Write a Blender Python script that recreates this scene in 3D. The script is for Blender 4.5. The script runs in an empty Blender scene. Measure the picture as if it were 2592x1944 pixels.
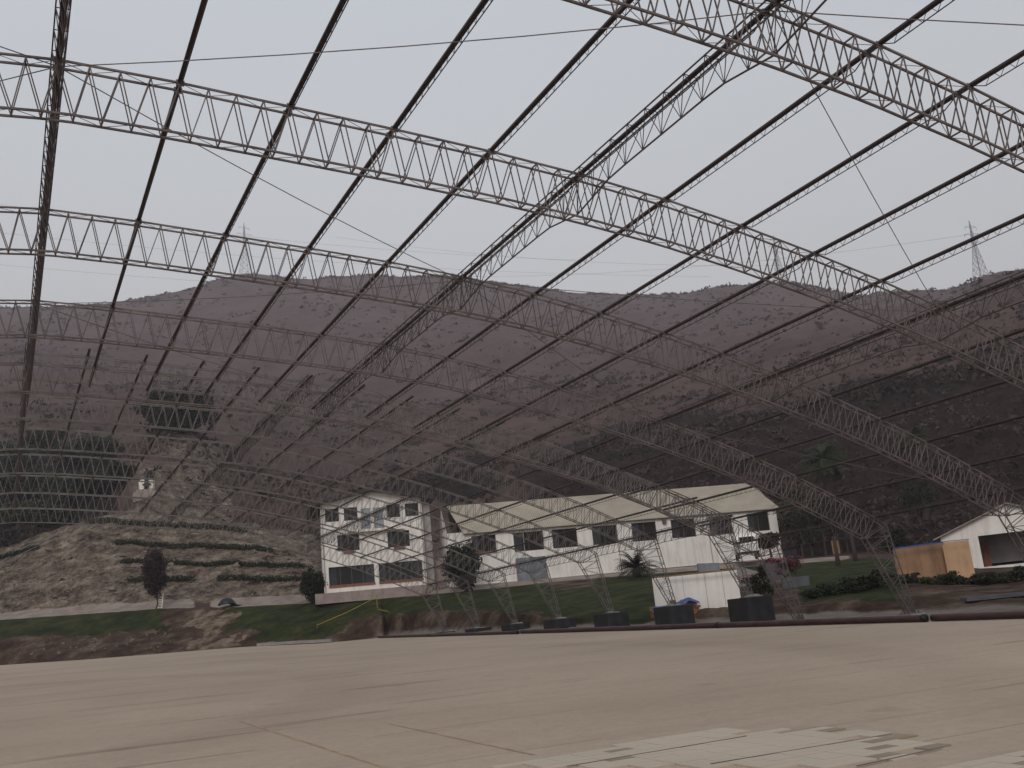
import bpy, math, random
import numpy as np
from mathutils import Vector, Matrix
random.seed(7); rng = np.random.default_rng(7)
scene = bpy.context.scene
C = scene.collection

# ---------------------------------------------------------------- camera, sky, sun, exposure
FPX = 2573.5                                   # focal length in photograph pixels (2592 wide)
YAW, PITCH, ROLL = 0.4756, 0.23846, -0.09777
_cy, _sy, _cp, _sp = math.cos(YAW), math.sin(YAW), math.cos(PITCH), math.sin(PITCH)
FWD = np.array([_sy*_cp, _cy*_cp, _sp]); _r = np.array([_cy, -_sy, 0.0]); _u = np.cross(_r, FWD)
RGT = _r*math.cos(ROLL) + _u*math.sin(ROLL); UPV = -_r*math.sin(ROLL) + _u*math.cos(ROLL)
cam = bpy.data.cameras.new('camera'); co = bpy.data.objects.new('camera', cam); C.objects.link(co)
cam.sensor_width = 36.0; cam.lens = FPX/2592*36.0; cam.clip_start = 0.1; cam.clip_end = 6000
co.matrix_world = Matrix([[RGT[0], UPV[0], -FWD[0], 0], [RGT[1], UPV[1], -FWD[1], 0], [RGT[2], UPV[2], -FWD[2], 0], [0, 0, 0, 1]])
scene.camera = co

SUN_EL, SUN_AZ = math.radians(36), math.radians(218)     # behind the camera, veiled by cloud
world = bpy.data.worlds.new('World'); scene.world = world; world.use_nodes = True
nt = world.node_tree; nt.nodes.clear()
out = nt.nodes.new('ShaderNodeOutputWorld'); bg = nt.nodes.new('ShaderNodeBackground')
sky = nt.nodes.new('ShaderNodeTexSky'); sky.sky_type = 'NISHITA'; sky.sun_disc = False
sky.sun_elevation = SUN_EL; sky.sun_rotation = SUN_AZ; sky.dust_density = 4.0; sky.air_density = 1.2
mixw = nt.nodes.new('ShaderNodeMixRGB'); mixw.inputs['Fac'].default_value = 0.93
ramp = nt.nodes.new('ShaderNodeValToRGB'); tc = nt.nodes.new('ShaderNodeTexCoord'); sep = nt.nodes.new('ShaderNodeSeparateXYZ')
nt.links.new(tc.outputs['Generated'], sep.inputs[0]); nt.links.new(sep.outputs['Z'], ramp.inputs[0])
ramp.color_ramp.elements[0].position = 0.0; ramp.color_ramp.elements[0].color = (6.55, 6.3, 6.1, 1)
ramp.color_ramp.elements[1].position = 0.75; ramp.color_ramp.elements[1].color = (6.25, 6.85, 7.45, 1)
cn = nt.nodes.new('ShaderNodeTexNoise'); cn.inputs['Scale'].default_value = 1.2; cn.inputs['Detail'].default_value = 3
cm = nt.nodes.new('ShaderNodeMapRange'); cm.inputs[3].default_value = 0.91; cm.inputs[4].default_value = 1.09
mulw = nt.nodes.new('ShaderNodeMixRGB'); mulw.blend_type = 'MULTIPLY'; mulw.inputs['Fac'].default_value = 1
nt.links.new(tc.outputs['Generated'], cn.inputs['Vector']); nt.links.new(cn.outputs['Fac'], cm.inputs[0])
nt.links.new(ramp.outputs['Color'], mulw.inputs['Color1']); nt.links.new(cm.outputs[0], mulw.inputs['Color2'])
nt.links.new(sky.outputs['Color'], mixw.inputs['Color1']); nt.links.new(mulw.outputs['Color'], mixw.inputs['Color2'])
nt.links.new(mixw.outputs['Color'], bg.inputs['Color']); bg.inputs['Strength'].default_value = 0.1
nt.links.new(bg.outputs[0], out.inputs[0])
sl = bpy.data.lights.new('sun', 'SUN'); sl.energy = 1.15; sl.angle = math.radians(25); sl.color = (1.0, 0.93, 0.86)
so = bpy.data.objects.new('sun', sl); C.objects.link(so)
sdir = Vector((math.sin(SUN_AZ)*math.cos(SUN_EL), math.cos(SUN_AZ)*math.cos(SUN_EL), math.sin(SUN_EL)))
so.rotation_euler = sdir.to_track_quat('Z', 'Y').to_euler(); so.location = sdir*60
vs = scene.view_settings; vs.view_transform = 'Standard'; vs.look = 'None'; vs.gamma = 1; vs.exposure = 0; vs.use_curve_mapping = False

# ---------------------------------------------------------------- helpers
def ray(u, v): return FWD + RGT*(u-1296)/FPX - UPV*(v-972)/FPX
def P(u, v, zd): return ray(u, v)*zd

def _lin(c): return tuple(c)+(1.0,)
def mat(name, col, rough=0.8, var=0.25, scale=4.0, bump=0.0, bscale=20.0, metal=0.0, col2=None, spec=0.3, detail=5):
    m = bpy.data.materials.new(name); m.use_nodes = True; n = m.node_tree; b = n.nodes['Principled BSDF']
    b.inputs['Roughness'].default_value = rough; b.inputs['Metallic'].default_value = metal
    b.inputs['Specular IOR Level'].default_value = spec
    t = n.nodes.new('ShaderNodeTexCoord'); nz = n.nodes.new('ShaderNodeTexNoise'); nz.inputs['Scale'].default_value = scale; nz.inputs['Detail'].default_value = detail
    n.links.new(t.outputs['Object'], nz.inputs['Vector'])
    r = n.nodes.new('ShaderNodeValToRGB'); c2 = col2 or tuple(max(0, x*(1-var)) for x in col); c1 = col if col2 else tuple(x*(1+var*0.6) for x in col)
    r.color_ramp.elements[0].position = 0.3; r.color_ramp.elements[1].position = 0.7
    r.color_ramp.elements[0].color = _lin(c2); r.color_ramp.elements[1].color = _lin(c1)
    n.links.new(nz.outputs['Fac'], r.inputs[0]); n.links.new(r.outputs['Color'], b.inputs['Base Color'])
    if bump:
        nb = n.nodes.new('ShaderNodeTexNoise'); nb.inputs['Scale'].default_value = bscale; nb.inputs['Detail'].default_value = 4
        bp = n.nodes.new('ShaderNodeBump'); bp.inputs['Strength'].default_value = bump
        n.links.new(t.outputs['Object'], nb.inputs['Vector']); n.links.new(nb.outputs['Fac'], bp.inputs['Height']); n.links.new(bp.outputs[0], b.inputs['Normal'])
    return m

def streaked(m, amt=0.16):
    n = m.node_tree; b = n.nodes['Principled BSDF']; src = b.inputs['Base Color'].links[0].from_socket
    t = n.nodes.new('ShaderNodeTexCoord'); mp = n.nodes.new('ShaderNodeMapping'); mp.inputs['Scale'].default_value = (1.6, 1.6, 0.16); q = n.nodes.new('ShaderNodeTexNoise'); q.inputs['Scale'].default_value = 1.3; q.inputs['Detail'].default_value = 7; q.inputs['Roughness'].default_value = 0.7
    r = n.nodes.new('ShaderNodeValToRGB'); r.color_ramp.elements[0].position = 0.34; r.color_ramp.elements[1].position = 0.52; r.color_ramp.elements[0].color = (1-amt*1.6, 1-amt*1.8, 1-amt*2, 1); r.color_ramp.elements[1].color = (1, 1, 1, 1)
    x = n.nodes.new('ShaderNodeMixRGB'); x.blend_type = 'MULTIPLY'; x.inputs['Fac'].default_value = 1
    for a, c in ((t.outputs['Object'], mp.inputs[0]), (mp.outputs[0], q.inputs['Vector']), (q.outputs['Fac'], r.inputs[0]), (src, x.inputs['Color1']), (r.outputs['Color'], x.inputs['Color2']), (x.outputs['Color'], b.inputs['Base Color'])): n.links.new(a, c)
    return m
M = {
 'arch': mat('arch_steel', (0.15, 0.124, 0.122), 0.65, 0.4, 1.5, metal=0.2),
 'archg': mat('galvanised_arch_steel', (0.165, 0.152, 0.145), 0.65, 0.3, 1.5, metal=0.2),
 'purlin': mat('purlin_steel', (0.036, 0.024, 0.024), 0.6, 0.35, 2.0),
 'beam': mat('beam_steel', (0.06, 0.045, 0.045), 0.6, 0.35, 2.0),
 'rod': mat('rod_steel', (0.12, 0.09, 0.09), 0.6),
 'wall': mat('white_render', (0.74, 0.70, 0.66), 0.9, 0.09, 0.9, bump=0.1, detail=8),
 'wallshade': mat('shaded_side_render', (0.34, 0.31, 0.30), 0.9, 0.15, 0.8),  # darker copy of the white render, side shade put into its colour
 'glass': mat('dark_glass', (0.018, 0.017, 0.019), 0.2, 0.4, 0.7, spec=0.25),
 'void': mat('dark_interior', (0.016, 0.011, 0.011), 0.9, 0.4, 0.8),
 'frame': mat('window_frame', (0.10, 0.085, 0.08), 0.6),
 'sill': mat('brick_sill', (0.22, 0.085, 0.06), 0.85, 0.25, 6),
 'door': mat('grey_blue_door', (0.26, 0.29, 0.31), 0.5, 0.15, 1.5),
 'plinth': mat('pinkish_plinth', (0.30, 0.245, 0.225), 0.9, 0.2, 1.2),
 'roofdark': mat('dark_roof', (0.06, 0.042, 0.038), 0.8, 0.3, 2),
 'roofbeige': None,
 'conc': mat('concrete', (0.25, 0.235, 0.23), 0.9, 0.2, 1.5, bump=0.2),
 'block': mat('dark_foundation_block', (0.026, 0.025, 0.028), 0.8, 0.35, 2.2, bump=0.3, bscale=8),
 'grout': mat('pale_grout', (0.3, 0.29, 0.27), 0.9, 0.3, 5, bump=0.5),
 'pipe': mat('red_brown_pipe', (0.05, 0.022, 0.022), 0.55, 0.4, 1.3),
 'band': mat('black_band', (0.008, 0.008, 0.01), 0.5),
 'board': mat('white_hoarding_board', (0.76, 0.72, 0.68), 0.7, 0.07, 0.8),
 'ply': mat('plywood', (0.46, 0.29, 0.175), 0.75, 0.15, 1.2),
 'ply2': mat('weathered_plywood', (0.27, 0.155, 0.09), 0.75, 0.25, 1.2),
 'tarp': mat('blue_tarpaulin', (0.03, 0.075, 0.24), 0.45, 0.35, 3, bump=0.6, bscale=6),
 'brick': mat('orange_bricks', (0.26, 0.125, 0.05), 0.85, 0.35, 7, bump=0.4),
 'yellow': mat('yellow_tape', (0.30, 0.225, 0.03), 0.6),
 'black': mat('black_plastic', (0.012, 0.012, 0.02), 0.45, 0.4, 3, bump=0.5, bscale=5),
 'bark': mat('bark', (0.05, 0.036, 0.03), 0.95, 0.35, 6, bump=0.5),
 'leafdark': mat('dark_leaves', (0.018, 0.022, 0.008), 0.75, 0.6, 0.9),
 'leafgreen': mat('green_leaves', (0.03, 0.045, 0.015), 0.7, 0.5, 0.9),
 'leafred': mat('purple_brown_leaves', (0.035, 0.022, 0.022), 0.8, 0.5, 2.0),
 'leafolive': mat('olive_leaves', (0.055, 0.055, 0.018), 0.75, 0.5, 0.8),
 'hedge': mat('hedge_leaves', (0.013, 0.024, 0.008), 0.8, 0.5, 1.5),
 'pink': mat('pink_flowers', (0.33, 0.05, 0.085), 0.7, 0.35, 4),
 'scrub': mat('dry_scrub', (0.058, 0.040, 0.033), 0.9, 0.6, 0.05),
 'pylon': mat('pylon_steel', (0.30, 0.30, 0.32), 0.6, 0.1, 1, metal=0.2),
 'statue': mat('white_stone', (0.72, 0.70, 0.62), 0.8, 0.15, 3),
 'bronze': mat('dark_bronze', (0.02, 0.016, 0.018), 0.5, 0.3, 4),
 'screed': mat('grey_screed', (0.17, 0.145, 0.145), 0.85, 0.35, 1.2),
 'slate': mat('slate_grey_wall', (0.085, 0.088, 0.10), 0.8, 0.3, 1.5, bump=0.2),
 'sheet': mat('grey_blue_sheet', (0.17, 0.185, 0.21), 0.55, 0.3, 1.2),
 'truck': mat('white_truck_paint', (0.72, 0.71, 0.68), 0.4, 0.06, 1.5),
 'rubber': mat('tyre_rubber', (0.012, 0.011, 0.012), 0.8),
 'wood': mat('yellow_timber', (0.24, 0.135, 0.06), 0.8, 0.25, 3),
 'tile': mat('pale_paving_tile', (0.435, 0.365, 0.29), 0.8, 0.08, 0.5, bump=0.15),
 'tileb': mat('brown_paving_tile', (0.25, 0.2, 0.145), 0.85, 0.2, 3),
}

for k_ in ('wall', 'board', 'wallshade', 'plinth', 'block', 'ply', 'ply2'): streaked(M[k_], 0.2 if k_ in ('ply', 'ply2', 'block') else 0.11)
M['curtain'] = mat('dusty_curtain', (0.04, 0.042, 0.05), 0.9, 0.3, 2)
def mesh(name, verts, faces, m, parent=None, smooth=False):
    me = bpy.data.meshes.new(name); me.from_pydata([tuple(map(float, v)) for v in verts], [], faces); me.update()
    if m is not None:
        for mm in (m if isinstance(m, (list, tuple)) else [m]): me.materials.append(mm)
    if smooth: me.polygons.foreach_set('use_smooth', [True]*len(me.polygons))
    o = bpy.data.objects.new(name, me); C.objects.link(o)
    if parent is not None: o.parent = parent
    return o
def thing(name, label, cat, loc=(0, 0, 0), rz=0.0, group=None):
    o = bpy.data.objects.new(name, None); C.objects.link(o); o.location = tuple(map(float, loc)); o.rotation_euler = (0, 0, rz)
    o.empty_display_size = 0.3; o['label'] = label; o['category'] = cat
    if group: o['group'] = group
    return o
def tag(o, label, cat, group=None):
    o['label'] = label; o['category'] = cat
    if group: o['group'] = group
    return o
def struct(o): o['kind'] = 'structure'; return o

class MB:
    def __init__(s): s.v = []; s.f = []
    def bar(s, a, b, w, h=None, up=(0, 0, 1)):
        h = h or w; a = np.asarray(a, float); b = np.asarray(b, float); d = b-a; L = np.linalg.norm(d)
        if L < 1e-6: return s
        d /= L; up = np.asarray(up, float)
        if abs(d@up) > 0.98: up = np.array([1.0, 0, 0]) if abs(d[0]) < 0.9 else np.array([0, 1.0, 0])
        x = np.cross(d, up); x /= np.linalg.norm(x); y = np.cross(x, d); n = len(s.v)
        for p in (a, b):
            for sx, sy in ((-1, -1), (1, -1), (1, 1), (-1, 1)): s.v.append(p+x*sx*w/2+y*sy*h/2)
        s.f += [(n, n+3, n+2, n+1), (n+4, n+5, n+6, n+7)] + [(n+i, n+(i+1) % 4, n+4+(i+1) % 4, n+4+i) for i in range(4)]
        return s
    def path(s, pts, w, h=None, up=(0, 0, 1)):
        for a, b in zip(pts, pts[1:]): s.bar(a, b, w, h, up)
        return s
    def box(s, x0, x1, y0, y1, z0, z1):
        n = len(s.v)
        for z in (z0, z1):
            for x, y in ((x0, y0), (x1, y0), (x1, y1), (x0, y1)): s.v.append((x, y, z))
        s.f += [(n, n+3, n+2, n+1), (n+4, n+5, n+6, n+7)] + [(n+i, n+(i+1) % 4, n+4+(i+1) % 4, n+4+i) for i in range(4)]
        return s
    def quad(s, a, b, c, d): n = len(s.v); s.v += [a, b, c, d]; s.f.append((n, n+1, n+2, n+3)); return s
    def poly(s, pts): n = len(s.v); s.v += list(pts); s.f.append(tuple(range(n, n+len(pts)))); return s
    def tube(s, pts, rad, seg=8, caps=True):
        pts = [np.asarray(p, float) for p in pts]; rr = rad if isinstance(rad, (list, tuple)) else [rad]*len(pts); n0 = len(s.v)
        for i, p in enumerate(pts):
            d = pts[min(i+1, len(pts)-1)]-pts[max(i-1, 0)]; d = d/max(np.linalg.norm(d), 1e-9)
            up = np.array([0, 0, 1.0]) if abs(d[2]) < 0.9 else np.array([1.0, 0, 0])
            x = np.cross(d, up); x /= np.linalg.norm(x); y = np.cross(x, d)
            for k in range(seg):
                a = 2*math.pi*k/seg; s.v.append(p+(x*math.cos(a)+y*math.sin(a))*rr[i])
        for i in range(len(pts)-1):
            for k in range(seg): s.f.append((n0+i*seg+k, n0+i*seg+(k+1) % seg, n0+(i+1)*seg+(k+1) % seg, n0+(i+1)*seg+k))
        if caps:
            s.f.append(tuple(n0+k for k in range(seg))[::-1]); m = n0+(len(pts)-1)*seg; s.f.append(tuple(m+k for k in range(seg)))
        return s
    def build(s, name, m, parent=None, smooth=False): return mesh(name, s.v, s.f, m, parent, smooth)

def leaves(cent, rad, n, size, seed=0, hollow=0.35, zsq=1.0, v=None, f=None, clumps=0):
    """n small leaf faces scattered through an ellipsoid, gathered in clumps"""
    r = np.random.default_rng(seed); v = [] if v is None else v; f = [] if f is None else f
    cent = np.asarray(cent, float); rad = np.asarray(rad, float)
    d = r.normal(size=(n, 3)); d /= np.linalg.norm(d, axis=1)[:, None]
    q = d*(hollow+(1-hollow)*r.random((n, 1))**0.5)
    if clumps:
        cc = r.normal(size=(clumps, 3)); cc /= np.linalg.norm(cc, axis=1)[:, None]; cc *= r.random((clumps, 1))**0.4*0.85
        k = r.integers(0, clumps, n); q = cc[k] + d*(r.random((n, 1))**0.6)*0.30
    p = cent + q*rad
    a = r.normal(size=(n, 3)); a /= np.linalg.norm(a, axis=1)[:, None]
    b = np.cross(a, r.normal(size=(n, 3))); b /= np.linalg.norm(b, axis=1)[:, None]
    s = size*(0.6+0.8*r.random((n, 1)))
    base = len(v)
    q1 = p-a*s*0.5; q2 = p+b*s*0.35; q3 = p+a*s*0.5; q4 = p-b*s*0.35
    for i in range(n):
        v += [q1[i], q2[i], q3[i], q4[i]]; f.append((base+4*i, base+4*i+1, base+4*i+2, base+4*i+3))
    return v, f

# ---------------------------------------------------------------- terrain
def slabz(x, y): return -1.5 + 0.0272*np.asarray(y) - 0.0058*np.asarray(x)
_h = rng.random((256, 256))
def vnoise(x, y):
    xi = np.floor(x).astype(int); yi = np.floor(y).astype(int); fx = x-xi; fy = y-yi
    fx = fx*fx*(3-2*fx); fy = fy*fy*(3-2*fy)
    a = _h[xi & 255, yi & 255]; b = _h[(xi+1) & 255, yi & 255]; c = _h[xi & 255, (yi+1) & 255]; d = _h[(xi+1) & 255, (yi+1) & 255]
    return a*(1-fx)*(1-fy)+b*fx*(1-fy)+c*(1-fx)*fy+d*fx*fy - 0.5
def fbm(x, y, o=5):
    s = 0; a = 1.0
    for i in range(o): s = s + a*vnoise(x*2**i+17*i, y*2**i+31*i); a *= 0.5
    return s
def ridged(x, y, o=4):
    s = 0; a = 1.0
    for i in range(o): s = s + a*(0.25-np.abs(vnoise(x*2**i+7*i, y*2**i+3*i))); a *= 0.5
    return s

PIPE_X = 27.8
def tab(pts):
    L = []
    for u, v, zd in pts:
        p = P(u, v, zd); L.append((math.atan2(p[0], p[1]), math.hypot(p[0], p[1]), p[2]))
    L.sort(); return np.array(L)
AZ0 = math.atan2(PIPE_X, 81.0)
TS = tab([(-300, 1702, 98), (0, 1684, 92), (211, 1670, 90), (609, 1638, 87), (820, 1628, 85)])
B = [None, None,
 tab([(-300, 1640, 99), (0, 1618, 97), (400, 1603, 96), (520, 1605, 93), (640, 1590, 91), (800, 1583, 90), (960, 1560, 88), (1100, 1550, 82), (1200, 1550, 76), (1300, 1556, 69), (1420, 1572, 62), (1550, 1568, 56), (1700, 1560, 51), (1860, 1552, 47), (2020, 1543, 44.5), (2200, 1527, 43), (2400, 1514, 42), (2592, 1502, 41), (2900, 1480, 40)]),
 tab([(-300, 1590, 106), (0, 1569, 104), (400, 1541, 101), (600, 1537, 99), (829, 1524, 96), (1064, 1508, 95), (1200, 1494, 93), (1432, 1470, 91), (1648, 1452, 90), (1800, 1442, 90), (2000, 1428, 88), (2200, 1412, 84), (2350, 1425, 78), (2480, 1437, 75), (2592, 1432, 73), (2900, 1410, 70)]),
 tab([(-300, 1581, 108.5), (0, 1559, 106.5), (400, 1532, 103.5), (600, 1523, 101), (829, 1509, 98.5), (1064, 1494, 97.5), (1200, 1485, 95), (1432, 1462, 93.4), (1648, 1443, 92.4), (1800, 1430, 92), (2000, 1418, 90.5), (2200, 1403, 86.5), (2350, 1420, 80), (2480, 1432, 77), (2592, 1428, 75), (2900, 1406, 72)]),
 tab([(-300, 1560, 115), (0, 1437, 119), (90, 1393, 121), (150, 1350, 123), (200, 1328, 124), (300, 1326, 125), (450, 1335, 125), (600, 1350, 124), (700, 1372, 122), (790, 1398, 119)]),
 tab([(-300, 1385, 140), (0, 1360, 142), (200, 1330, 141), (300, 1290, 139), (345, 1262, 138), (372, 1249, 138), (410, 1256, 138), (470, 1280, 139), (560, 1310, 140), (700, 1330, 138), (850, 1330, 135), (1000, 1315, 135), (1300, 1300, 130), (1600, 1270, 128), (1900, 1250, 122), (2200, 1280, 112), (2592, 1290, 104), (2900, 1280, 98)]),
 tab([(-300, 1165, 200), (0, 1150, 196), (250, 1145, 190), (400, 1085, 182), (470, 1083, 182), (560, 1130, 186), (680, 1190, 190), (850, 1215, 190), (1000, 1200, 188), (1150, 1180, 185), (1300, 1160, 182), (1500, 1150, 180), (1650, 1133, 176), (1900, 1075, 168), (2100, 1030, 160), (2300, 985, 152), (2592, 920, 145), (2900, 860, 140)]),
 tab([(-300, 930, 420), (0, 920, 420), (400, 950, 400), (800, 1000, 380), (1200, 985, 360), (1600, 945, 330), (2000, 880, 300), (2250, 850, 280), (2420, 805, 262), (2500, 748, 250), (2560, 722, 246), (2592, 700, 244), (2900, 600, 235)]),
 tab([(-300, 800, 760), (0, 785, 760), (211, 773, 750), (375, 756, 740), (480, 732, 730), (560, 704, 720), (600, 697, 720), (656, 694, 715), (720, 703, 710), (790, 707, 710), (830, 702, 705), (890, 699, 700), (949, 694, 700), (1000, 707, 690), (1080, 702, 690), (1125, 701, 690), (1175, 703, 680), (1242, 717, 680), (1383, 736, 670), (1558, 748, 660), (1734, 745, 650), (1805, 729, 640), (1992, 717, 630), (2062, 726, 620), (2168, 750, 610), (2285, 740, 600), (2390, 741, 590), (2484, 715, 580), (2592, 712, 570), (2900, 700, 560)]),
]
def bands(az):
    """radius and height of every band at the azimuths az"""
    az = np.asarray(az, float); R = []; Z = []
    azc = np.clip(az, AZ0, 1.25)
    r0 = np.where(az > AZ0, PIPE_X/np.sin(azc), np.interp(az, TS[:, 0], TS[:, 1])); r0 = np.minimum(r0, 125)
    z0 = np.where(az > AZ0, slabz(r0*np.sin(az), r0*np.cos(az)), np.interp(az, TS[:, 0], TS[:, 2]))
    R.append(r0); Z.append(z0)
    w = np.clip((az-AZ0+0.03)/0.05, 0, 1)
    r1 = np.maximum(np.where(az > AZ0, 32.6/np.sin(azc), 0), 0)*w + (r0+0.7)*(1-w); r1 = np.clip(r1, r0+0.6, r0+7)
    Z1 = slabz(r1*np.sin(az), r1*np.cos(az))+0.12; z1 = Z1*w+(z0+0.12)*(1-w)
    R.append(r1); Z.append(z1)
    for i in range(2, 10):
        T = B[i]; r = np.interp(az, T[:, 0], T[:, 1]); z = np.interp(az, T[:, 0], T[:, 2])
        if i == 5:
            k = np.clip((az-T[-1, 0])/0.03, 0, 1)
            r = r*(1-k)+(R[4]+14)*k; z = z*(1-k)+(Z[4]+0.5)*k
        r = np.maximum(r, R[-1]+0.8); R.append(r); Z.append(z)
    R.append(R[-1]+160); Z.append(Z[-1]-30); R.append(R[-1]+900); Z.append(Z[-1]-90)
    return np.array(R), np.array(Z)
AMP = [0.0, 0.18, 0.34, 0.03, 0.05, 0.75, 1.5, 2.0, 6.0, 6.0, 4.0, 4.0]
def warp(x, y, t, r):
    a = np.interp(t, range(12), AMP)
    near = fbm(x*0.55, y*0.55)*0.6+ridged(x*0.16, y*0.16)*1.2+ridged(x*0.9+3, y*0.9, 3)*0.35
    far = fbm(x*0.02, y*0.02)*1.0+ridged(x*0.012+5, y*0.012)*1.6+fbm(x*0.09, y*0.09)*0.35
    k = np.clip((r-130)/120, 0, 1)
    crest = 1-0.75*np.exp(-((t-9)/0.18)**2)-0.6*np.exp(-((t-7)/0.1)**2)
    return a*(near*(1-k)+far*k)*crest
def height(x, y):
    x = np.atleast_1d(np.asarray(x, float)); y = np.atleast_1d(np.asarray(y, float)); az = np.arctan2(x, y); r = np.hypot(x, y)
    R, Z = bands(az); t = np.zeros_like(r); z = slabz(x, y)
    for i in range(len(R)-1):
        k = (r >= R[i]) & (r < R[i+1]); fr = (r-R[i])/(R[i+1]-R[i]); z = np.where(k, Z[i]+(Z[i+1]-Z[i])*fr, z); t = np.where(k, i+fr, t)
    return z+np.where(t > 0, warp(x, y, t, r), 0), t
def at(u, v, zmin=20, zmax=900):
    """where the camera ray through photo pixel (u, v) meets the terrain"""
    zd = np.concatenate([np.arange(zmin, 260, 0.15), np.arange(260, zmax, 1.0)]); d = ray(u, v); p = d[None, :]*zd[:, None]
    h, t = height(p[:, 0], p[:, 1]); k = np.nonzero(p[:, 2] < h)[0]
    i = k[0] if len(k) else len(zd)-1
    q = p[i].copy(); q[2] = h[i]; return q
def onground(x, y): return float(height(x, y)[0][0])

def build_terrain():
    az = np.concatenate([np.radians(np.arange(-70, -8, 1.0)), np.radians(np.arange(-8, 62, 0.1)), np.radians(np.arange(62, 125, 1.0))])
    R, Z = bands(az); subs = [3, 14, 26, 7, 60, 34, 55, 62, 80, 6, 3]
    ts = np.concatenate([[i+j/n for j in range(n)] for i, n in enumerate(subs)]+[[11.0-1e-6]])
    ti = ts.astype(int); fr = ts-ti
    rr = R[ti]+(R[ti+1]-R[ti])*fr[:, None]; zz = Z[ti]+(Z[ti+1]-Z[ti])*fr[:, None]
    rr[0] -= 0.4; zz[0] -= 0.05
    X = rr*np.sin(az)[None, :]; Y = rr*np.cos(az)[None, :]; T = np.repeat(ts[:, None], len(az), 1)
    zz = zz+warp(X, Y, T, rr)
    n, m = X.shape; V = np.stack([X, Y, zz], -1).reshape(-1, 3)
    i = np.arange(n-1)[:, None]*m+np.arange(m-1)[None, :]
    Fc = np.stack([i, i+m, i+m+1, i+1], -1).reshape(-1, 4)
    me = bpy.data.meshes.new('ground'); me.vertices.add(len(V)); me.vertices.foreach_set('co', V.ravel())
    me.loops.add(Fc.size); me.loops.foreach_set('vertex_index', Fc.ravel().astype(np.int32))
    me.polygons.add(len(Fc)); me.polygons.foreach_set('loop_start', (np.arange(len(Fc))*4).astype(np.int32)); me.polygons.foreach_set('loop_total', np.full(len(Fc), 4, np.int32))
    me.update(calc_edges=True); me.validate()
    me.polygons.foreach_set('use_smooth', np.ones(len(me.polygons), bool))
    # what grows or lies where: masks by place on the ground
    AZ = np.repeat(az[None, :], n, 0).ravel(); T = T.ravel(); x = V[:, 0]; y = V[:, 1]
    def A(u, v=1500): p = ray(u, v); return math.atan2(p[0], p[1])
    e = fbm(x*0.5, y*0.5)*0.25; e2 = fbm(x*0.12, y*0.12)
    inr = lambda a, b, s=0.010: np.clip((AZ-a)/s, 0, 1)*np.clip((b-AZ)/s, 0, 1)
    sm = lambda q, s=0.12: np.clip(q/s+0.5, 0, 1)
    ea = e*0.085+fbm(x*1.7, y*1.7)*0.012
    grass = sm(T+e*0.8-2.02)*sm(3.0+e*0.3-T)*np.clip(1-inr(A(395)+ea, A(600)+ea)-inr(A(2270), A(3300)), 0, 1)
    grass = np.maximum(grass, sm(T+e*1.3-1.25)*sm(2.9-T)*inr(A(615)+ea, A(860)+ea))
    grass = np.maximum(grass, sm(T+e-1.35)*sm(2.9-T)*inr(A(1425), A(1670)))
    grass *= 1-0.85*inr(A(1690), A(2040))*sm(2.6-T)
    grass *= 1-0.8*inr(A(1380), A(1520))*sm(T-2.7+e)
    path = sm(T-3.0+e*0.1, 0.06)*sm(4.05+e*0.1-T, 0.06)*(1-inr(A(2150), A(3300)))
    rock = np.clip(sm(T-4.0)*sm(5.6+e-T, 0.5)*inr(A(-900), A(840), 0.02), 0, 1)
    rock = np.maximum(rock, sm(T-5.3)*sm(6.6+e-T, 0.4)*inr(A(310), A(620), 0.012)*0.62)
    rock = np.maximum(rock, sm(T-5.9, 0.3)*sm(7.02-T, 0.2)*inr(A(380, 1150), A(610, 1150), 0.02)*0.55)
    slide = inr(A(480)+ea*1.6-0.014*np.clip(2-T, 0, 1), A(588)+ea*1.6)*sm(3.0+e-T)*sm(T-0.8); path = path*(1-0.9*inr(A(475), A(548)))
    rock = np.maximum(rock, 0)
    dark = sm(T-5.6+e, 0.3)*sm(7.1+e-T, 0.3)*inr(A(-900), A(330), 0.02)*0.9
    dark = np.maximum(dark, sm(T-6.82+e2*0.2, 0.15)*sm(7.13+e2*0.25-T, 0.12)*inr(A(1330, 1100), A(3400), 0.05)*0.85)
    dark = np.maximum(dark, sm(T-6.2+e2, 0.4)*sm(7.0+e2-T, 0.4)*inr(A(900, 1200), A(1330, 1200), 0.04)*0.7)
    near = sm(T-4.6, 0.6)*sm(7.0-T, 0.3)*inr(A(1250, 1200), A(3400), 0.05)
    stripa = inr(AZ0-.01, 2.5)
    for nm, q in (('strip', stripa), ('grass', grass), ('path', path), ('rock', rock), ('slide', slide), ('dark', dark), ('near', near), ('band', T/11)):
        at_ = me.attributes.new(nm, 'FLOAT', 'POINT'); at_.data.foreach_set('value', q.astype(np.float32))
    m = bpy.data.materials.new('hillside_ground'); m.use_nodes = True; nt = m.node_tree; b = nt.nodes['Principled BSDF']; b.inputs['Roughness'].default_value = 0.95; b.inputs['Specular IOR Level'].default_value = 0.1
    N, L = nt.nodes.new, nt.links.new
    tcd = N('ShaderNodeTexCoord')
    def noise(s, d=6, rgh=0.6):
        q = N('ShaderNodeTexNoise'); q.inputs['Scale'].default_value = s; q.inputs['Detail'].default_value = d; q.inputs['Roughness'].default_value = rgh; L(tcd.outputs['Object'], q.inputs['Vector']); return q.outputs['Fac']
    def rampn(src, stops):
        q = N('ShaderNodeValToRGB'); cr = q.color_ramp
        while len(cr.elements) < len(stops): cr.elements.new(0.5)
        for el, (p_, c_) in zip(cr.elements, stops): el.position = p_; el.color = _lin(c_)
        L(src, q.inputs[0]); return q.outputs['Color']
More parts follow.
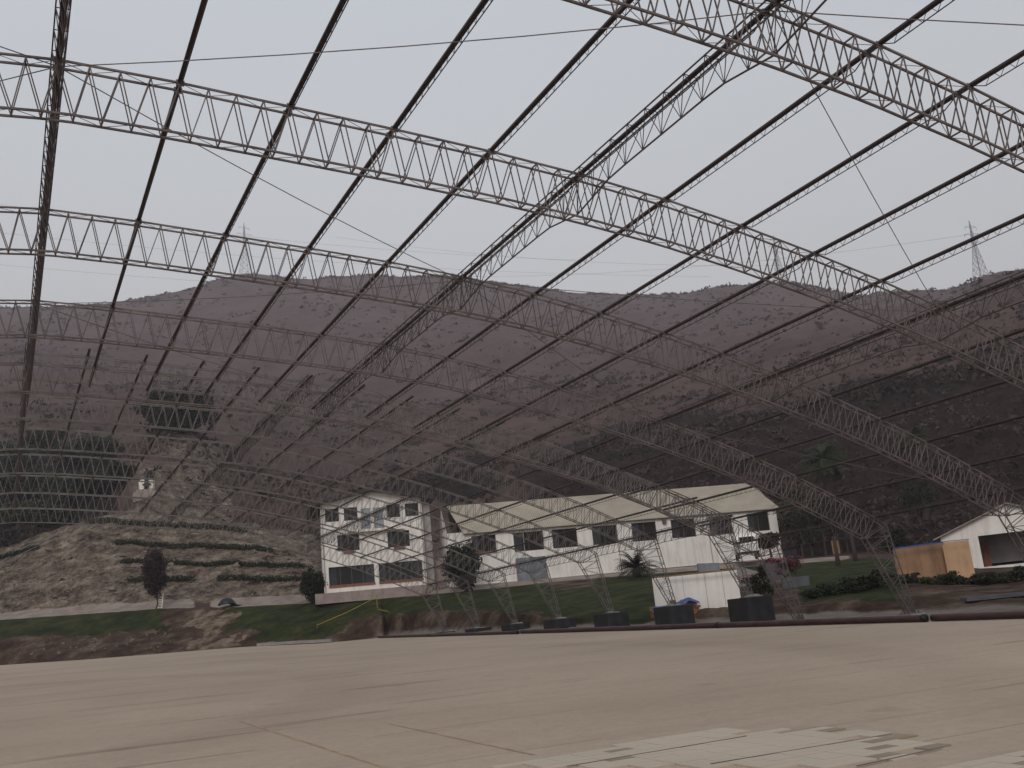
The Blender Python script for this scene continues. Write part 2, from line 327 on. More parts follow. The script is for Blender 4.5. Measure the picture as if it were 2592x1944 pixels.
    def mix(a, b_, f_):
        q = N('ShaderNodeMixRGB'); L(f_, q.inputs['Fac']); L(a, q.inputs['Color1']); L(b_, q.inputs['Color2']); return q.outputs['Color']
    def attr(nm): q = N('ShaderNodeAttribute'); q.attribute_name = nm; return q.outputs['Fac']
    def math_(op, a, b_):
        q = N('ShaderNodeMath'); q.operation = op
        for k_, w_ in ((0, a), (1, b_)):
            if isinstance(w_, (int, float)): q.inputs[k_].default_value = w_
            else: L(w_, q.inputs[k_])
        return q.outputs[0]
    hill = rampn(noise(0.03, 8, 0.65), [(0.34, (0.074, 0.045, 0.041)), (0.5, (0.099, 0.063, 0.055)), (0.66, (0.128, 0.084, 0.072))])
    spots = rampn(noise(0.22, 6, 0.7), [(0.45, (1, 1, 1)), (0.6, (0.72, 0.72, 0.70))])
    hm = N('ShaderNodeMixRGB'); hm.blend_type = 'MULTIPLY'; hm.inputs['Fac'].default_value = 1; L(hill, hm.inputs['Color1']); L(spots, hm.inputs['Color2'])
    # distance haze painted into the colour: upper slopes mixed paler
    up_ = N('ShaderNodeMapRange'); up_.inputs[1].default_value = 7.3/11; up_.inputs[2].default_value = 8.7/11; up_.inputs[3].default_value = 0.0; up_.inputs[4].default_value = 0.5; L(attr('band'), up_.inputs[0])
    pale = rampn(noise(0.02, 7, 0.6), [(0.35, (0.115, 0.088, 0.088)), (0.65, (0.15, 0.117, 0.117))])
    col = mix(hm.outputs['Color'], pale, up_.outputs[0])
    rockc = rampn(noise(0.5, 10, 0.78), [(0.38, (0.026, 0.017, 0.014)), (0.45, (0.10, 0.072, 0.055)), (0.53, (0.19, 0.15, 0.115)), (0.65, (0.36, 0.30, 0.24))])
    nearc = rampn(noise(0.3, 7, 0.7), [(0.36, (0.014, 0.0075, 0.007)), (0.55, (0.031, 0.0155, 0.013)), (0.68, (0.032, 0.021, 0.013)), (0.76, (0.038, 0.034, 0.012))])
    darkc = rampn(noise(0.5, 5), [(0.4, (0.010, 0.007, 0.007)), (0.65, (0.022, 0.018, 0.012))])
    pathc = rampn(noise(0.8, 6), [(0.35, (0.27, 0.215, 0.185)), (0.6, (0.38, 0.315, 0.275))])
    grassc = rampn(noise(0.5, 8, 0.7), [(0.35, (0.016, 0.020, 0.007)), (0.5, (0.032, 0.041, 0.012)), (0.6, (0.055, 0.06, 0.018)), (0.72, (0.085, 0.072, 0.035))])
    dirtc = rampn(noise(0.45, 8, 0.7), [(0.36, (0.035, 0.021, 0.015)), (0.5, (0.085, 0.054, 0.038)), (0.66, (0.19, 0.14, 0.105))])
    sharp = noise(1.3, 6, 0.7)
    def edge(a, amt=0.7):     # ragged edge
        q = math_('ADD', a, math_('MULTIPLY', math_('SUBTRACT', sharp, 0.5), amt))
        r_ = N('ShaderNodeMapRange'); r_.inputs[1].default_value = 0.4; r_.inputs[2].default_value = 0.6; L(q, r_.inputs[0]); return r_.outputs[0]
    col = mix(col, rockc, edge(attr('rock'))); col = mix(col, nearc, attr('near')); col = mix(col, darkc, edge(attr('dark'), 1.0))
    dirtmask = N('ShaderNodeMapRange'); dirtmask.inputs[1].default_value = 3.1/11; dirtmask.inputs[2].default_value = 3.0/11; L(attr('band'), dirtmask.inputs[0])
    dm = math_('MULTIPLY', dirtmask.outputs[0], math_('SUBTRACT', 1.0, edge(attr('rock'))))
    col = mix(col, dirtc, dm); slidec = rampn(noise(0.9, 8, 0.75), [(0.38, (0.06, 0.038, 0.028)), (0.48, (0.17, 0.125, 0.09)), (0.62, (0.30, 0.235, 0.175))]); col = mix(col, slidec, edge(attr('slide'), 0.9)); col = mix(col, grassc, edge(attr('grass'), 0.8)); col = mix(col, pathc, edge(attr('path'), 0.35))
    stripm = N('ShaderNodeMapRange'); stripm.inputs[1].default_value = 1.25/11; stripm.inputs[2].default_value = 1.05/11; L(math_('ADD', attr('band'), math_('MULTIPLY', math_('SUBTRACT', sharp, 0.5), 0.03)), stripm.inputs[0])
    stripc = rampn(noise(0.7, 6), [(0.35, (0.2, 0.165, 0.14)), (0.6, (0.29, 0.25, 0.215))])
    col = mix(col, stripc, math_('MULTIPLY', attr('strip'), stripm.outputs[0]))
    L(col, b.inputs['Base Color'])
    bp = N('ShaderNodeBump'); bp.inputs['Strength'].default_value = 1.0; bp.inputs['Distance'].default_value = 0.9; L(noise(0.55, 9, 0.75), bp.inputs['Height']); L(bp.outputs[0], b.inputs['Normal'])
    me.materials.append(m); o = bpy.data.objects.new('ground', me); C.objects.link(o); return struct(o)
ground = build_terrain()

# ---------------------------------------------------------------- concrete yard
def build_slab():
    az = np.radians(np.concatenate([np.arange(-180, -8, 1.0), np.arange(-8, 62, 0.2), np.arange(62, 180, 1.0)])); R, Z = bands(az); r0 = R[0].copy()
    out_ = (az > math.radians(100)) | (az < math.radians(-60)); r0 = np.where(out_, 55.0, r0)
    rs = np.array([0.02, 0.06, 0.12, 0.2, 0.3, 0.42, 0.55, 0.7, 0.85, 1.0]); V = [(0, 0, float(slabz(0, 0)))]
    for k in rs:
        for a, r, z, q_ in zip(az, r0, Z[0], out_):
            x, y = k*r*math.sin(a), k*r*math.cos(a); rim = 0 if q_ else z-float(slabz(r*math.sin(a), r*math.cos(a))); V.append((x, y, float(slabz(x, y))+rim*max(0, (k-0.4)/0.6)**2))
    n = len(az); F_ = [(0, 1+(j+1) % n, 1+j) for j in range(n)]
    for i in range(len(rs)-1):
        for j in range(n): a = 1+i*n+j; b_ = 1+i*n+(j+1) % n; F_.append((a, b_, b_+n, a+n))
    m = bpy.data.materials.new('yard_concrete'); m.use_nodes = True; nt = m.node_tree; b = nt.nodes['Principled BSDF']; b.inputs['Roughness'].default_value = 0.85; b.inputs['Specular IOR Level'].default_value = 0.2
    N, L = nt.nodes.new, nt.links.new; t = N('ShaderNodeTexCoord')
    def noise(s, sc=(1, 1, 1), rot=0.0, d=6, rg=0.6):
        mp = N('ShaderNodeMapping'); mp.inputs['Scale'].default_value = sc; mp.inputs['Rotation'].default_value = (0, 0, rot); q = N('ShaderNodeTexNoise'); q.inputs['Scale'].default_value = s; q.inputs['Detail'].default_value = d; q.inputs['Roughness'].default_value = rg
        L(t.outputs['Object'], mp.inputs[0]); L(mp.outputs[0], q.inputs['Vector']); return q.outputs['Fac']
    def rampn(src, stops):
        q = N('ShaderNodeValToRGB'); cr = q.color_ramp
        while len(cr.elements) < len(stops): cr.elements.new(0.5)
        for el, (p_, c_) in zip(cr.elements, stops): el.position = p_; el.color = _lin(c_)
        L(src, q.inputs[0]); return q.outputs['Color']
    def mul(a, b_, f=1.0):
        q = N('ShaderNodeMixRGB'); q.blend_type = 'MULTIPLY'; q.inputs['Fac'].default_value = f; L(a, q.inputs['Color1']); L(b_, q.inputs['Color2']); return q.outputs['Color']
    base = rampn(noise(0.12, d=7), [(0.35, (0.345, 0.270, 0.207)), (0.65, (0.405, 0.318, 0.246))])
    st1 = rampn(noise(1.1, (0.16, 1, 1), 0.12), [(0.28, (0.90, 0.89, 0.89)), (0.46, (1, 1, 1))])
    st2 = rampn(noise(0.4, (0.2, 1, 1), -0.2), [(0.28, (0.93, 0.925, 0.92)), (0.42, (1, 1, 1)), (0.62, (1, 1, 1)), (0.75, (1.05, 1.045, 1.03))])
    fine = rampn(noise(6.0, d=5, rg=0.75), [(0.3, (0.9, 0.9, 0.9)), (0.7, (1.07, 1.07, 1.07))])
    dash = rampn(noise(0.8, (0.22, 1.6, 1), 0.1, 4, 0.5), [(0.30, (0.72, 0.70, 0.70)), (0.37, (1, 1, 1))])
    blot = rampn(noise(0.9, d=3, rg=0.5), [(0.24, (0.82, 0.8, 0.8)), (0.33, (1, 1, 1)), (0.66, (1, 1, 1)), (0.76, (1.06, 1.05, 1.03))])
    grit = rampn(noise(26.0, d=2, rg=0.5), [(0.27, (0.72, 0.7, 0.68)), (0.36, (1, 1, 1)), (0.68, (1, 1, 1)), (0.75, (1.12, 1.12, 1.1))])
    wv = N('ShaderNodeTexWave'); wv.wave_type = 'RINGS'; wv.rings_direction = 'Z'; wv.inputs['Scale'].default_value = 0.028; wv.inputs['Distortion'].default_value = 1.2; wv.inputs['Detail'].default_value = 2
    mpw = N('ShaderNodeMapping'); mpw.inputs['Location'].default_value = (14, -31, 0); L(t.outputs['Object'], mpw.inputs[0]); L(mpw.outputs[0], wv.inputs['Vector'])
    tyre = rampn(wv.outputs['Fac'], [(0.0, (0.93, 0.92, 0.92)), (0.05, (0.95, 0.945, 0.94)), (0.1, (1, 1, 1))])
    col = mul(mul(mul(mul(mul(mul(mul(base, st1), st2), fine), dash), blot), grit), tyre)
    # sawn joints every 5 m, partly dirt-filled
    sp = N('ShaderNodeSeparateXYZ'); L(t.outputs['Object'], sp.inputs[0])
    def mth(op, a, b_=0.0, c_=None):
        q = N('ShaderNodeMath'); q.operation = op
        for k_, w_ in enumerate((a, b_)):
            if isinstance(w_, (int, float)): q.inputs[k_].default_value = w_
            else: L(w_, q.inputs[k_])
        return q.outputs[0]
    def joint(axis, step, w, off):
        fr = mth('ABSOLUTE', mth('SUBTRACT', mth('FRACT', mth('DIVIDE', mth('ADD', sp.outputs[axis], off), step)), 0.5)); return mth('LESS_THAN', fr, w/step)
    j = joint('Y', 3.1, 0.022, 0.4)
    jm = mth('MULTIPLY', j, mth('GREATER_THAN', noise(0.3), 0.5))
    q = N('ShaderNodeMixRGB'); L(mth('MULTIPLY', jm, 0.35), q.inputs['Fac']); L(col, q.inputs['Color1']); q.inputs['Color2'].default_value = (0.09, 0.07, 0.06, 1)
    L(q.outputs['Color'], b.inputs['Base Color'])
    bp = N('ShaderNodeBump'); bp.inputs['Strength'].default_value = 0.15; L(noise(9.0), bp.inputs['Height']); L(bp.outputs[0], b.inputs['Normal'])
    o = mesh('concrete_yard', V, F_, m); return struct(o)
build_slab()
def onslab(u, v):
    d = ray(u, v); s = 1.0     # intersect the sloping slab
    k = (-1.5)/(d[2]-0.0272*d[1]+0.0058*d[0]); return d*k
for a, b_ in (((606, 1825), (980, 1945)), ((985, 1832), (1351, 1911))):
    p = onslab(*a); q = onslab(*b_); d = (q-p); L_ = np.linalg.norm(d); d = d/L_; w = np.cross(d, [0, 0, 1])*0.022; up = np.array([0, 0, 0.004])
    mb = MB(); n_ = max(int(L_/0.5), 1)
    for i in range(n_):
        if random.random() < 0.03: continue
        mb.quad(p+d*L_*i/n_-w+up, p+d*L_*i/n_+w+up, p+d*L_*(i+1)/n_+w+up, p+d*L_*(i+1)/n_-w+up)
    if mb.f:
        o = mb.build('painted_line', mat('worn_orange_paint', (0.36, 0.25, 0.155), 0.85, 0.25, 3)); struct(o)

# ---------------------------------------------------------------- roof structure
PROF = [(0.637, 9.655), (2.531, 9.56), (4.414, 9.41), (6.353, 9.25), (8.325, 9.061), (10.304, 8.818), (12.336, 8.49), (14.302, 8.077), (16.268, 7.6), (18.2, 7.079), (20.056, 6.514), (21.976, 5.87), (23.806, 5.19), (25.556, 4.48), (27.267, 3.69), (29.041, 2.846)]
SX = 0.637; NP = 4
def prof(s):
    """point and outward normal of the top chord at purlin parameter s in [-15, 15]"""
    a = abs(s); px = np.interp(a, range(16), [q[0]-SX for q in PROF]); pz = np.interp(a, range(16), [q[1] for q in PROF])
    e = 0.6; x1, z1 = np.interp(min(a+e, 15), range(16), [q[0] for q in PROF]), np.interp(min(a+e, 15), range(16), [q[1] for q in PROF])
    x0, z0 = np.interp(max(a-e, 0), range(16), [q[0] for q in PROF]), np.interp(max(a-e, 0), range(16), [q[1] for q in PROF])
    if a < 0.3: tx, tz = 1.0, 0.0
    else: tx, tz = x1-x0, z1-z0; l = math.hypot(tx, tz); tx /= l; tz /= l
    n = np.array([-tz, tx])                       # outward normal (x, z) for the right side
    sg = 1 if s >= 0 else -1
    return np.array([SX+sg*px, pz]), np.array([sg*n[0], n[1]])
DEP, WID, FZ = 0.94, 0.25, -0.70
def arch_geo():
    top, bot = [], []
    ss = np.linspace(-15, 15, 30*NP+1)
    for s in ss:
        p, n = prof(s); top.append(p)
    for i in range(len(ss)-1):
        p, n = prof((ss[i]+ss[i+1])/2); bot.append(p-n*DEP)
    bot = [q for q in bot if abs(q[0]-SX) < 28.05]
    return top, bot
def build_arch(m, name, label, loc, group):
    t = thing(name, label, 'arch', loc, 0, group); top, bot = arch_geo(); h = WID/2
    footo = [np.array([SX+sg*(30.07+0.14-SX), FZ]) for sg in (-1, 1)]; footi = [np.array([SX+sg*(30.07-0.14-SX), FZ]) for sg in (-1, 1)]
    knee = [np.array([SX+sg*(29.55-SX), 2.55]) for sg in (-1, 1)]
    for y in (-h, h):
        w = MB(); pts = [footo[0], knee[0]]+top+[knee[1], footo[1]]; w.path([(p[0], y, p[1]) for p in pts], 0.034, None, (0, 1, 0)); w.build('outer_chord', m, t)
        w = MB(); pts = [footi[0]]+bot+[footi[1]]; w.path([(p[0], y, p[1]) for p in pts], 0.034, None, (0, 1, 0)); w.build('inner_chord', m, t)
    w = MB(); nb = len(bot); off = (len(top)-1-nb)//2
    for y in (-h, h):
        for j in range(nb):
            b_ = bot[j]; a1 = top[j+off]; a2 = top[j+off+1]; w.bar((b_[0], y, b_[1]), (a1[0], y, a1[1]), 0.0185); w.bar((b_[0], y, b_[1]), (a2[0], y, a2[1]), 0.0185)
    for sg, k0, kn, fo, fi in ((-1, bot[0], knee[0], footo[0], footi[0]), (1, bot[-1], knee[1], footo[1], footi[1])):
        ext = list(range(0, off)) if sg < 0 else list(range(len(top)-off, len(top)))
        for y in (-h, h):
            for j in ext: w.bar((k0[0], y, k0[1]), (top[j][0], y, top[j][1]), 0.0185)
            mid = kn+(fo-kn)*0.12; w.bar((k0[0], y, k0[1]), (kn[0], y, kn[1]), 0.022); w.bar((k0[0], y, k0[1]), (mid[0], y, mid[1]), 0.022)
            n_ = 7; prev = mid
            for i in range(1, n_+1):
                f_ = i/n_*0.94; q = (k0+(fi-k0)*f_) if i % 2 else (mid+(fo-mid)*f_); w.bar((prev[0], y, prev[1]), (q[0], y, q[1]), 0.0185); prev = q
                q1 = k0+(fi-k0)*f_; q2 = mid+(fo-mid)*f_
                if y > 0 or True: w.bar((q1[0], y, q1[1]), (q2[0], y, q2[1]), 0.016)
        for i in range(8):
            f_ = i/8; q1 = k0+(fi-k0)*f_; q2 = kn+(fo-kn)*f_; g = (i+1)/8; r1 = k0+(fi-k0)*g; r2 = kn+(fo-kn)*g
            w.bar((q1[0], -h, q1[1]), (q1[0], h, q1[1]), 0.018); w.bar((q2[0], -h, q2[1]), (q2[0], h, q2[1]), 0.018)
            w.bar((q1[0], -h, q1[1]), (r1[0], h, r1[1]), 0.012); w.bar((q2[0], h, q2[1]), (r2[0], -h, r2[1]), 0.012)
    w.build('web_lattice', m, t)
    for L_, nm_ in ((top, 'upper_cross_bracing'), (bot, 'lower_cross_bracing')):
        w = MB()
        for j, p in enumerate(L_):
            w.bar((p[0], -h, p[1]), (p[0], h, p[1]), 0.023)
            if j+1 < len(L_):
                q = L_[j+1]; g = h if j % 2 else -h
                w.bar((p[0], g, p[1]), (q[0], -g, q[1]), 0.008)
        for k in (range(-15, 16) if L_ is top else ()):
            p, n = prof(k); tx = np.array([n[1], -n[0]]); 
            for y in (-h, h): w.bar((p[0]-tx[0]*.07, y, p[1]-tx[1]*.07), (p[0]+tx[0]*.07, y, p[1]+tx[1]*.07), 0.012, 0.11, (n[0], 0, n[1]))
            w.bar((p[0], -h-.02, p[1]+.012), (p[0], h+.02, p[1]+.012), 0.05, 0.02)
        w.build(nm_, m, t)
    for fo, fi in zip(footo, footi):
        x = (fo[0]+fi[0])/2; w = MB(); w.box(x-0.3, x+0.3, -0.28, 0.28, FZ-0.03, FZ); w.box(x-0.18, x+0.18, -0.012, 0.012, FZ, FZ+0.25)
        for dx in (-0.22, 0.22):
            for dy in (-0.2, 0.2): w.box(x+dx-0.02, x+dx+0.02, dy-0.02, dy+0.02, FZ, FZ+0.06)
        w.build('foot_plate', m, t)
    return t
def copy_tree(o, parent=None):
    c = o.copy(); C.objects.link(c); c.parent = parent
    for ch in list(o.children): copy_tree(ch, c)
    return c
YN = [4.2, 10.2, 16.2, 22.2, 28.2, 34.2]; YF = [37.25+6*i for i in range(7)]; DZF = 1.243
NL = ['arch almost overhead, outside the picture', 'largest and nearest lattice arch, crossing the upper right corner', 'second lattice arch, running right across the picture from the upper left',
      'third lattice arch, its crown against the sky just above the hill', 'fourth lattice arch, crossing in front of the upper hillside', 'fifth lattice arch, last one of the lower nearer vault']
near0 = None
for i, y in enumerate(YN):
    if near0 is None: near0 = o = build_arch(M['arch'], 'lattice_arch', NL[0], (0, y, 0), 'lattice arches of the nearer vault')
    else: o = copy_tree(near0); o.location = (0, y, 0)
    o['label'] = NL[i]
FL = ['first raised arch, its foot on the big block right of the white hoarding', 'raised arch whose foot stands on the block in front of the white hoarding', 'raised arch on the first block left of the white hoarding',
      'raised arch on the second block left of the white hoarding', 'raised arch on the lowest thin block beside the dirt pit', 'raised arch standing over the dirt pit, last but one of the far vault', 'farthest raised arch, last of the far vault']
far0 = None
for i, y in enumerate(YF):
    if far0 is None: far0 = o = build_arch(M['archg'], 'lattice_arch', FL[0], (0, y, DZF), 'lattice arches of the farther vault')
    else: o = copy_tree(far0); o.location = (0, y, DZF)
    o['label'] = FL[i]

# purlins and deep beams along the vaults
def purlin(k, y0, y1, ys, dz, name, label, group, deep):
    p, n = prof(k); t2 = np.array([n[1], -n[0]])      # tangent in the x-z plane
    tt = thing(name, label, 'beam' if deep else 'purlin', (p[0], (y0+y1)/2, p[1]+dz), 0, group); yc = (y0+y1)/2
    def W(a, b_, y): return (n[0]*a+t2[0]*b_, y-yc, n[1]*a+t2[1]*b_)
    off = 0.03
    w = MB(); upn = (n[0], 0, n[1]); w.bar(W(off, 0, y0), W(off, 0, y1), 0.085, 0.045, upn)
    w.build('top_rail', M['purlin'], tt)
    # segments between arches for the hanging chord
    st = [y0]+[y for y in ys if y0 < y < y1]+[y1]
    for a, b_ in zip(st, st[1:]):
        if b_-a < 0.5: continue
        s0, s1 = a+0.42, b_-0.42
        if s1-s0 < 0.5: continue
        w = z = MB(); nn = max(2, int(round((s1-s0)/0.28))); yy = np.linspace(s0, s1, nn+1); d = -0.15
        w.path([W(off, 0, a+0.12), W(d, 0, s0), W(d, 0, s1), W(off, 0, b_-0.12)], 0.014)
        for i in range(nn):
            ym = (yy[i]+yy[i+1])/2; z.bar(W(d, 0, yy[i]), W(off, 0.03, ym), 0.007); z.bar(W(off, -0.03, ym), W(d, 0, yy[i+1]), 0.007)
        w.build('hanging_lattice', M['purlin'], tt)
    if deep:
        w = MB(); hw = 0.10 if k == 0 else 0.14
        for s_ in (-hw, hw): w.bar(W(0.05, s_, y0), W(0.05, s_, y1), 0.022)
        w.build('side_chord', M['beam'], tt); w = MB(); z = MB()
        for a, b_ in zip(st, st[1:]):
            L_ = b_-a; nn = max(2, int(round(L_/0.62))); yy = np.linspace(a, b_, nn+1); D = []
            for q in yy:
                e = min(q-a, b_-q) if L_ > 2 else 1.0
                D.append(-(0.60+0.24*max(0, 1-e/1.3)))
            w.path([W(d_, 0, q) for d_, q in zip(D, yy)], 0.024)
            for i in range(nn):
                ym = (yy[i]+yy[i+1])/2
                for s_ in (-hw, hw): z.bar(W(D[i], 0, yy[i]), W(0.05, s_, ym), 0.012); z.bar(W(0.05, s_, ym), W(D[i+1], 0, yy[i+1]), 0.012)
                z.bar(W(0.05, -hw, ym), W(0.05, hw, ym), 0.012)
        w.build('bottom_chord', M['beam'], tt); z.build('beam_web', M['beam'], tt)
    return tt
ORD = ['ridge', 'first', 'second', 'third', 'fourth', 'fifth', 'sixth', 'seventh', 'eighth', 'ninth', 'tenth', 'eleventh', 'twelfth', 'thirteenth', 'fourteenth', 'fifteenth']
YE = 36.55; YS = 36.35
for k in range(-4, 16):
    deep = k % 5 == 0; side = 'left' if k < 0 else 'right'
    for y0, y1, ys, dz, vn in ((2.2, YE, YN, 0.0, 'nearer lower vault'), (YS, YF[-1]+0.4, YF, DZF, 'farther raised vault')):
        if deep: lb = {0: 'deep ridge beam along the crown of the %s', 5: 'deep lattice beam one third down the right side of the %s', 10: 'deep lattice beam two thirds down the right side of the %s', 15: 'deep eave beam joining the arch knees of the %s'}[k] % vn
        else: lb = 'thin dark purlin, %s to the %s of the ridge beam, %s' % (ORD[abs(k)], side, vn)
        purlin(k, y0, y1, ys, dz, 'lattice_beam' if deep else 'roof_purlin', lb, ('lattice beams' if deep else 'purlins')+' of the '+vn, deep)
# thin brace rods, zigzag from beam to beam
def rod(ka, ya, kb, yb, dz, label):
    a, na = prof(ka); b_, nb = prof(kb); pa = np.array([a[0]-na[0]*0.05, ya, a[1]+dz-na[1]*0.05]); pb = np.array([b_[0]-nb[0]*0.05, yb, b_[1]+dz-nb[1]*0.05])
    w = MB(); n_ = 6; pts = [pa+(pb-pa)*i/n_-np.array([0, 0, 1])*0.12*4*(i/n_)*(1-i/n_) for i in range(n_+1)]; w.path(pts, 0.013)
    o = w.build('brace_rod', M['rod']); tag(o, label, 'brace rod', 'thin brace rods of the roof')
AN = ['overhead arch', 'nearest arch', 'second arch', 'third arch', 'fourth arch', 'fifth arch']
BN = {0: 'ridge beam', 5: 'upper deep beam', 10: 'lower deep beam', 15: 'eave beam'}
for (ka, ia, kb, ib) in ((5, 1, 0, 2), (5, 1, 10, 2), (0, 2, 5, 3), (10, 2, 5, 3), (5, 3, 0, 4), (5, 3, 10, 4), (0, 4, 5, 5), (10, 4, 5, 5), (10, 2, 15, 3), (15, 3, 10, 4), (5, 1, 10, 0), (0, 2, -5, 3), (0, 2, -5, 1)):
    rod(ka, YN[ia], kb, YN[ib], 0.0, 'brace rod from %s at %s to %s at %s' % (BN.get(ka, 'left beam'), AN[ia], BN.get(kb, 'left beam'), AN[ib]))

# foundation blocks, footings
for i, y in enumerate(YF):
    zt = FZ+DZF-0.03; zb = float(slabz(30.07, y))-0.25; zt2 = max(zt, zb+0.3)
    lb = ['big dark foundation block with pale grout on top, right of the white hoarding', 'dark foundation block in front of the white hoarding and blue tarpaulin', 'dark foundation block at the right end of the lawn, first left of the hoarding', 'low dark foundation block, second left of the white hoarding',
          'thin dark foundation slab showing just above the pipe, third left of the hoarding', 'foundation block sunk behind the pipe by the dirt pit', 'farthest foundation block sunk beyond the dirt pit'][i]
    t = thing('foundation_block', lb, 'foundation block', (30.07, y, zb), random.uniform(-0.03, 0.03), 'foundation blocks under the far vault')
    w = MB(); hgt = zt2-zb; w.v = []; w.box(-0.72, 0.72, -0.72, 0.72, 0, hgt); o = w.build('block', M['block'], t)
    bv = o.modifiers.new('b', 'BEVEL'); bv.width = 0.03; bv.segments = 2
    r_ = np.random.default_rng(i); w = MB()
    for j in range(14 if i == 0 else 5):
        a = r_.random()*6.28; q = r_.random()*0.3; w.box(q*math.cos(a)-0.09, q*math.cos(a)+0.09, -0.3-0.35*r_.random(), -0.1, hgt+0.002, hgt+0.03+0.09*r_.random())
    w.build('grout_lump', M['grout'], t)
for i, y in enumerate(YN[1:], 1):
    zb = float(slabz(30.07, y)); t = thing('footing_pad', 'low concrete pad under the foot of the %s' % AN[i], 'concrete pad', (30.07, y, zb), 0, 'concrete pads of the nearer arches')
    w = MB().box(-0.38, 0.38, -0.36, 0.36, -0.1, FZ-0.03-zb); w.build('pad', M['conc'], t)
    w = MB(); r_ = np.random.default_rng(40+i)
    for j in range(5): w.bar((r_.uniform(-.2, .2), r_.uniform(-.2, .2), FZ-zb-0.03), (r_.uniform(-.45, .45), r_.uniform(-.4, .4), FZ-zb+r_.uniform(.3, .9)), 0.016)
    w.build('starter_bar', M['rod'], t)

# pipe lengths lying along the yard edge
def pipe(pa, pb, lab, rad=0.105):
    ya, yb = pa[1], pb[1]; n_ = 12; pts = []
    for i in range(n_+1):
        y = ya+(yb-ya)*i/n_; x = pa[0]+(pb[0]-pa[0])*i/n_+0.05*math.sin(y*0.7); pts.append((x, y, float(slabz(x, y))+rad+0.01))
    c = pts[0]; t = thing('steel_pipe', lab, 'pipe', c, 0, 'pipe lengths along the edge of the yard'); q = [tuple(np.subtract(p, c)) for p in pts]
    MB().tube(q, rad, 12).build('pipe_body', M['pipe'], t, True)
    d = np.subtract(q[1], q[0]); d = d/np.linalg.norm(d); MB().tube([tuple(-d*0.02), tuple(d*0.12)], rad*1.2, 12).build('coupling', M['band'], t, True)
us = [2760, 2372, 1832, 1322, 1102, 962]; ylist = []
for u in us:
    a = ray(u, 1590); az_ = math.atan2(a[0], a[1]); ylist.append(PIPE_X/math.tan(az_))
nm = ['pipe length nearest the camera, at the right edge below the plywood screen', 'pipe length in front of the big block and the flower bed', 'pipe length in front of the white hoarding and two blocks', 'pipe length below the lawn beside the thin foundation slab', 'farthest short pipe length, in front of the dirt pit']
for i in range(5):
    dx = -0.0 if i % 2 else 0.12
    pipe((PIPE_X+dx-0.35, ylist[i]+0.05), (PIPE_X+dx-0.35+(0.1 if i < 3 else 0), ylist[i+1]-0.05), nm[i], 0.115 if i < 3 else 0.10)

# ---------------------------------------------------------------- buildings
class Facade:
    """a vertical wall plane through two base points seen at photo pixels; local x along it, y inwards"""
    def __init__(s, pl, zd, pr, dang=0.0, plen=None):
        s.A = P(pl[0], pl[1], zd); d = ray(*pr); zr = s.A[2]/d[2]; s.B = d*zr
        if dang is not None and plen: ang = dang
        else: ang = math.atan2(s.B[1]-s.A[1], s.B[0]-s.A[0])
        s.ang = ang; s.x = np.array([math.cos(ang), math.sin(ang), 0]); s.n = np.array([-s.x[1], s.x[0], 0]); s.zd = zd
    def loc(s, u, v, inset=0.0):
        d = ray(u, v); o = s.A+s.n*inset; k = (o@s.n)/(d@s.n); p = d*k-s.A; return float(p@s.x), float(p[2])
def wall_with_holes(w, x0, x1, z0, z1, holes, y=0.0):
    xs = sorted(set([x0, x1]+[h[0] for h in holes]+[h[1] for h in holes])); zs = sorted(set([z0, z1]+[h[2] for h in holes]+[h[3] for h in holes]))
    for a, b_ in zip(xs, xs[1:]):
        for c, d in zip(zs, zs[1:]):
            if any(h[0] < (a+b_)/2 < h[1] and h[2] < (c+d)/2 < h[3] for h in holes): continue
            if b_-a > 1e-4 and d-c > 1e-4: w.quad((a, y, c), (b_, y, c), (b_, y, d), (a, y, d))
    for h in holes:
        for q in (((h[0], y, h[2]), (h[0], y, h[3]), (h[0], y+.2, h[3]), (h[0], y+.2, h[2])), ((h[1], y, h[3]), (h[1], y, h[2]), (h[1], y+.2, h[2]), (h[1], y+.2, h[3])),
                  ((h[0], y, h[3]), (h[1], y, h[3]), (h[1], y+.2, h[3]), (h[0], y+.2, h[3])), ((h[1], y, h[2]), (h[0], y, h[2]), (h[0], y+.2, h[2]), (h[1], y+.2, h[2]))): w.quad(*q)
def window(t, h, mullions=1, sill=None, name='window', pane='glass', frame='frame', bars_h=0):
    x0, x1, z0, z1 = h; y = 0.14; fw = 0.05; w = MB()
    w.box(x0, x1, y, y+.06, z0, z0+fw); w.box(x0, x1, y, y+.06, z1-fw, z1); w.box(x0, x0+fw, y, y+.06, z0+fw, z1-fw); w.box(x1-fw, x1, y, y+.06, z0+fw, z1-fw)
    for i in range(mullions):
        xm = x0+(x1-x0)*(i+1)/(mullions+1); w.box(xm-fw/2, xm+fw/2, y+.003, y+.057, z0+fw, z1-fw)
    f = w.build(name, M[frame], t); MB().quad((x0+fw, y+.04, z0+fw), (x1-fw, y+.04, z0+fw), (x1-fw, y+.04, z1-fw), (x0+fw, y+.04, z1-fw)).build('pane', M[pane], f)
    r_ = random.Random(int(x0*100)); wd = x1-x0-2*fw
    for a_, b_ in (((0.0, 0.16), (0.82, 1.0)) if mullions > 1 else ((0.0, 0.2+0.2*r_.random()),)): MB().quad((x0+fw+wd*a_, y+.035, z0+fw), (x0+fw+wd*b_, y+.035, z0+fw), (x0+fw+wd*b_, y+.035, z1-fw), (x0+fw+wd*a_, y+.035, z1-fw)).build('curtain', M['curtain'], f)
    if sill: MB().box(x0-0.03, x1+0.03, -0.07, -0.003, z0-sill, z0+0.02).build('sill', M['sill'], f)
    return f

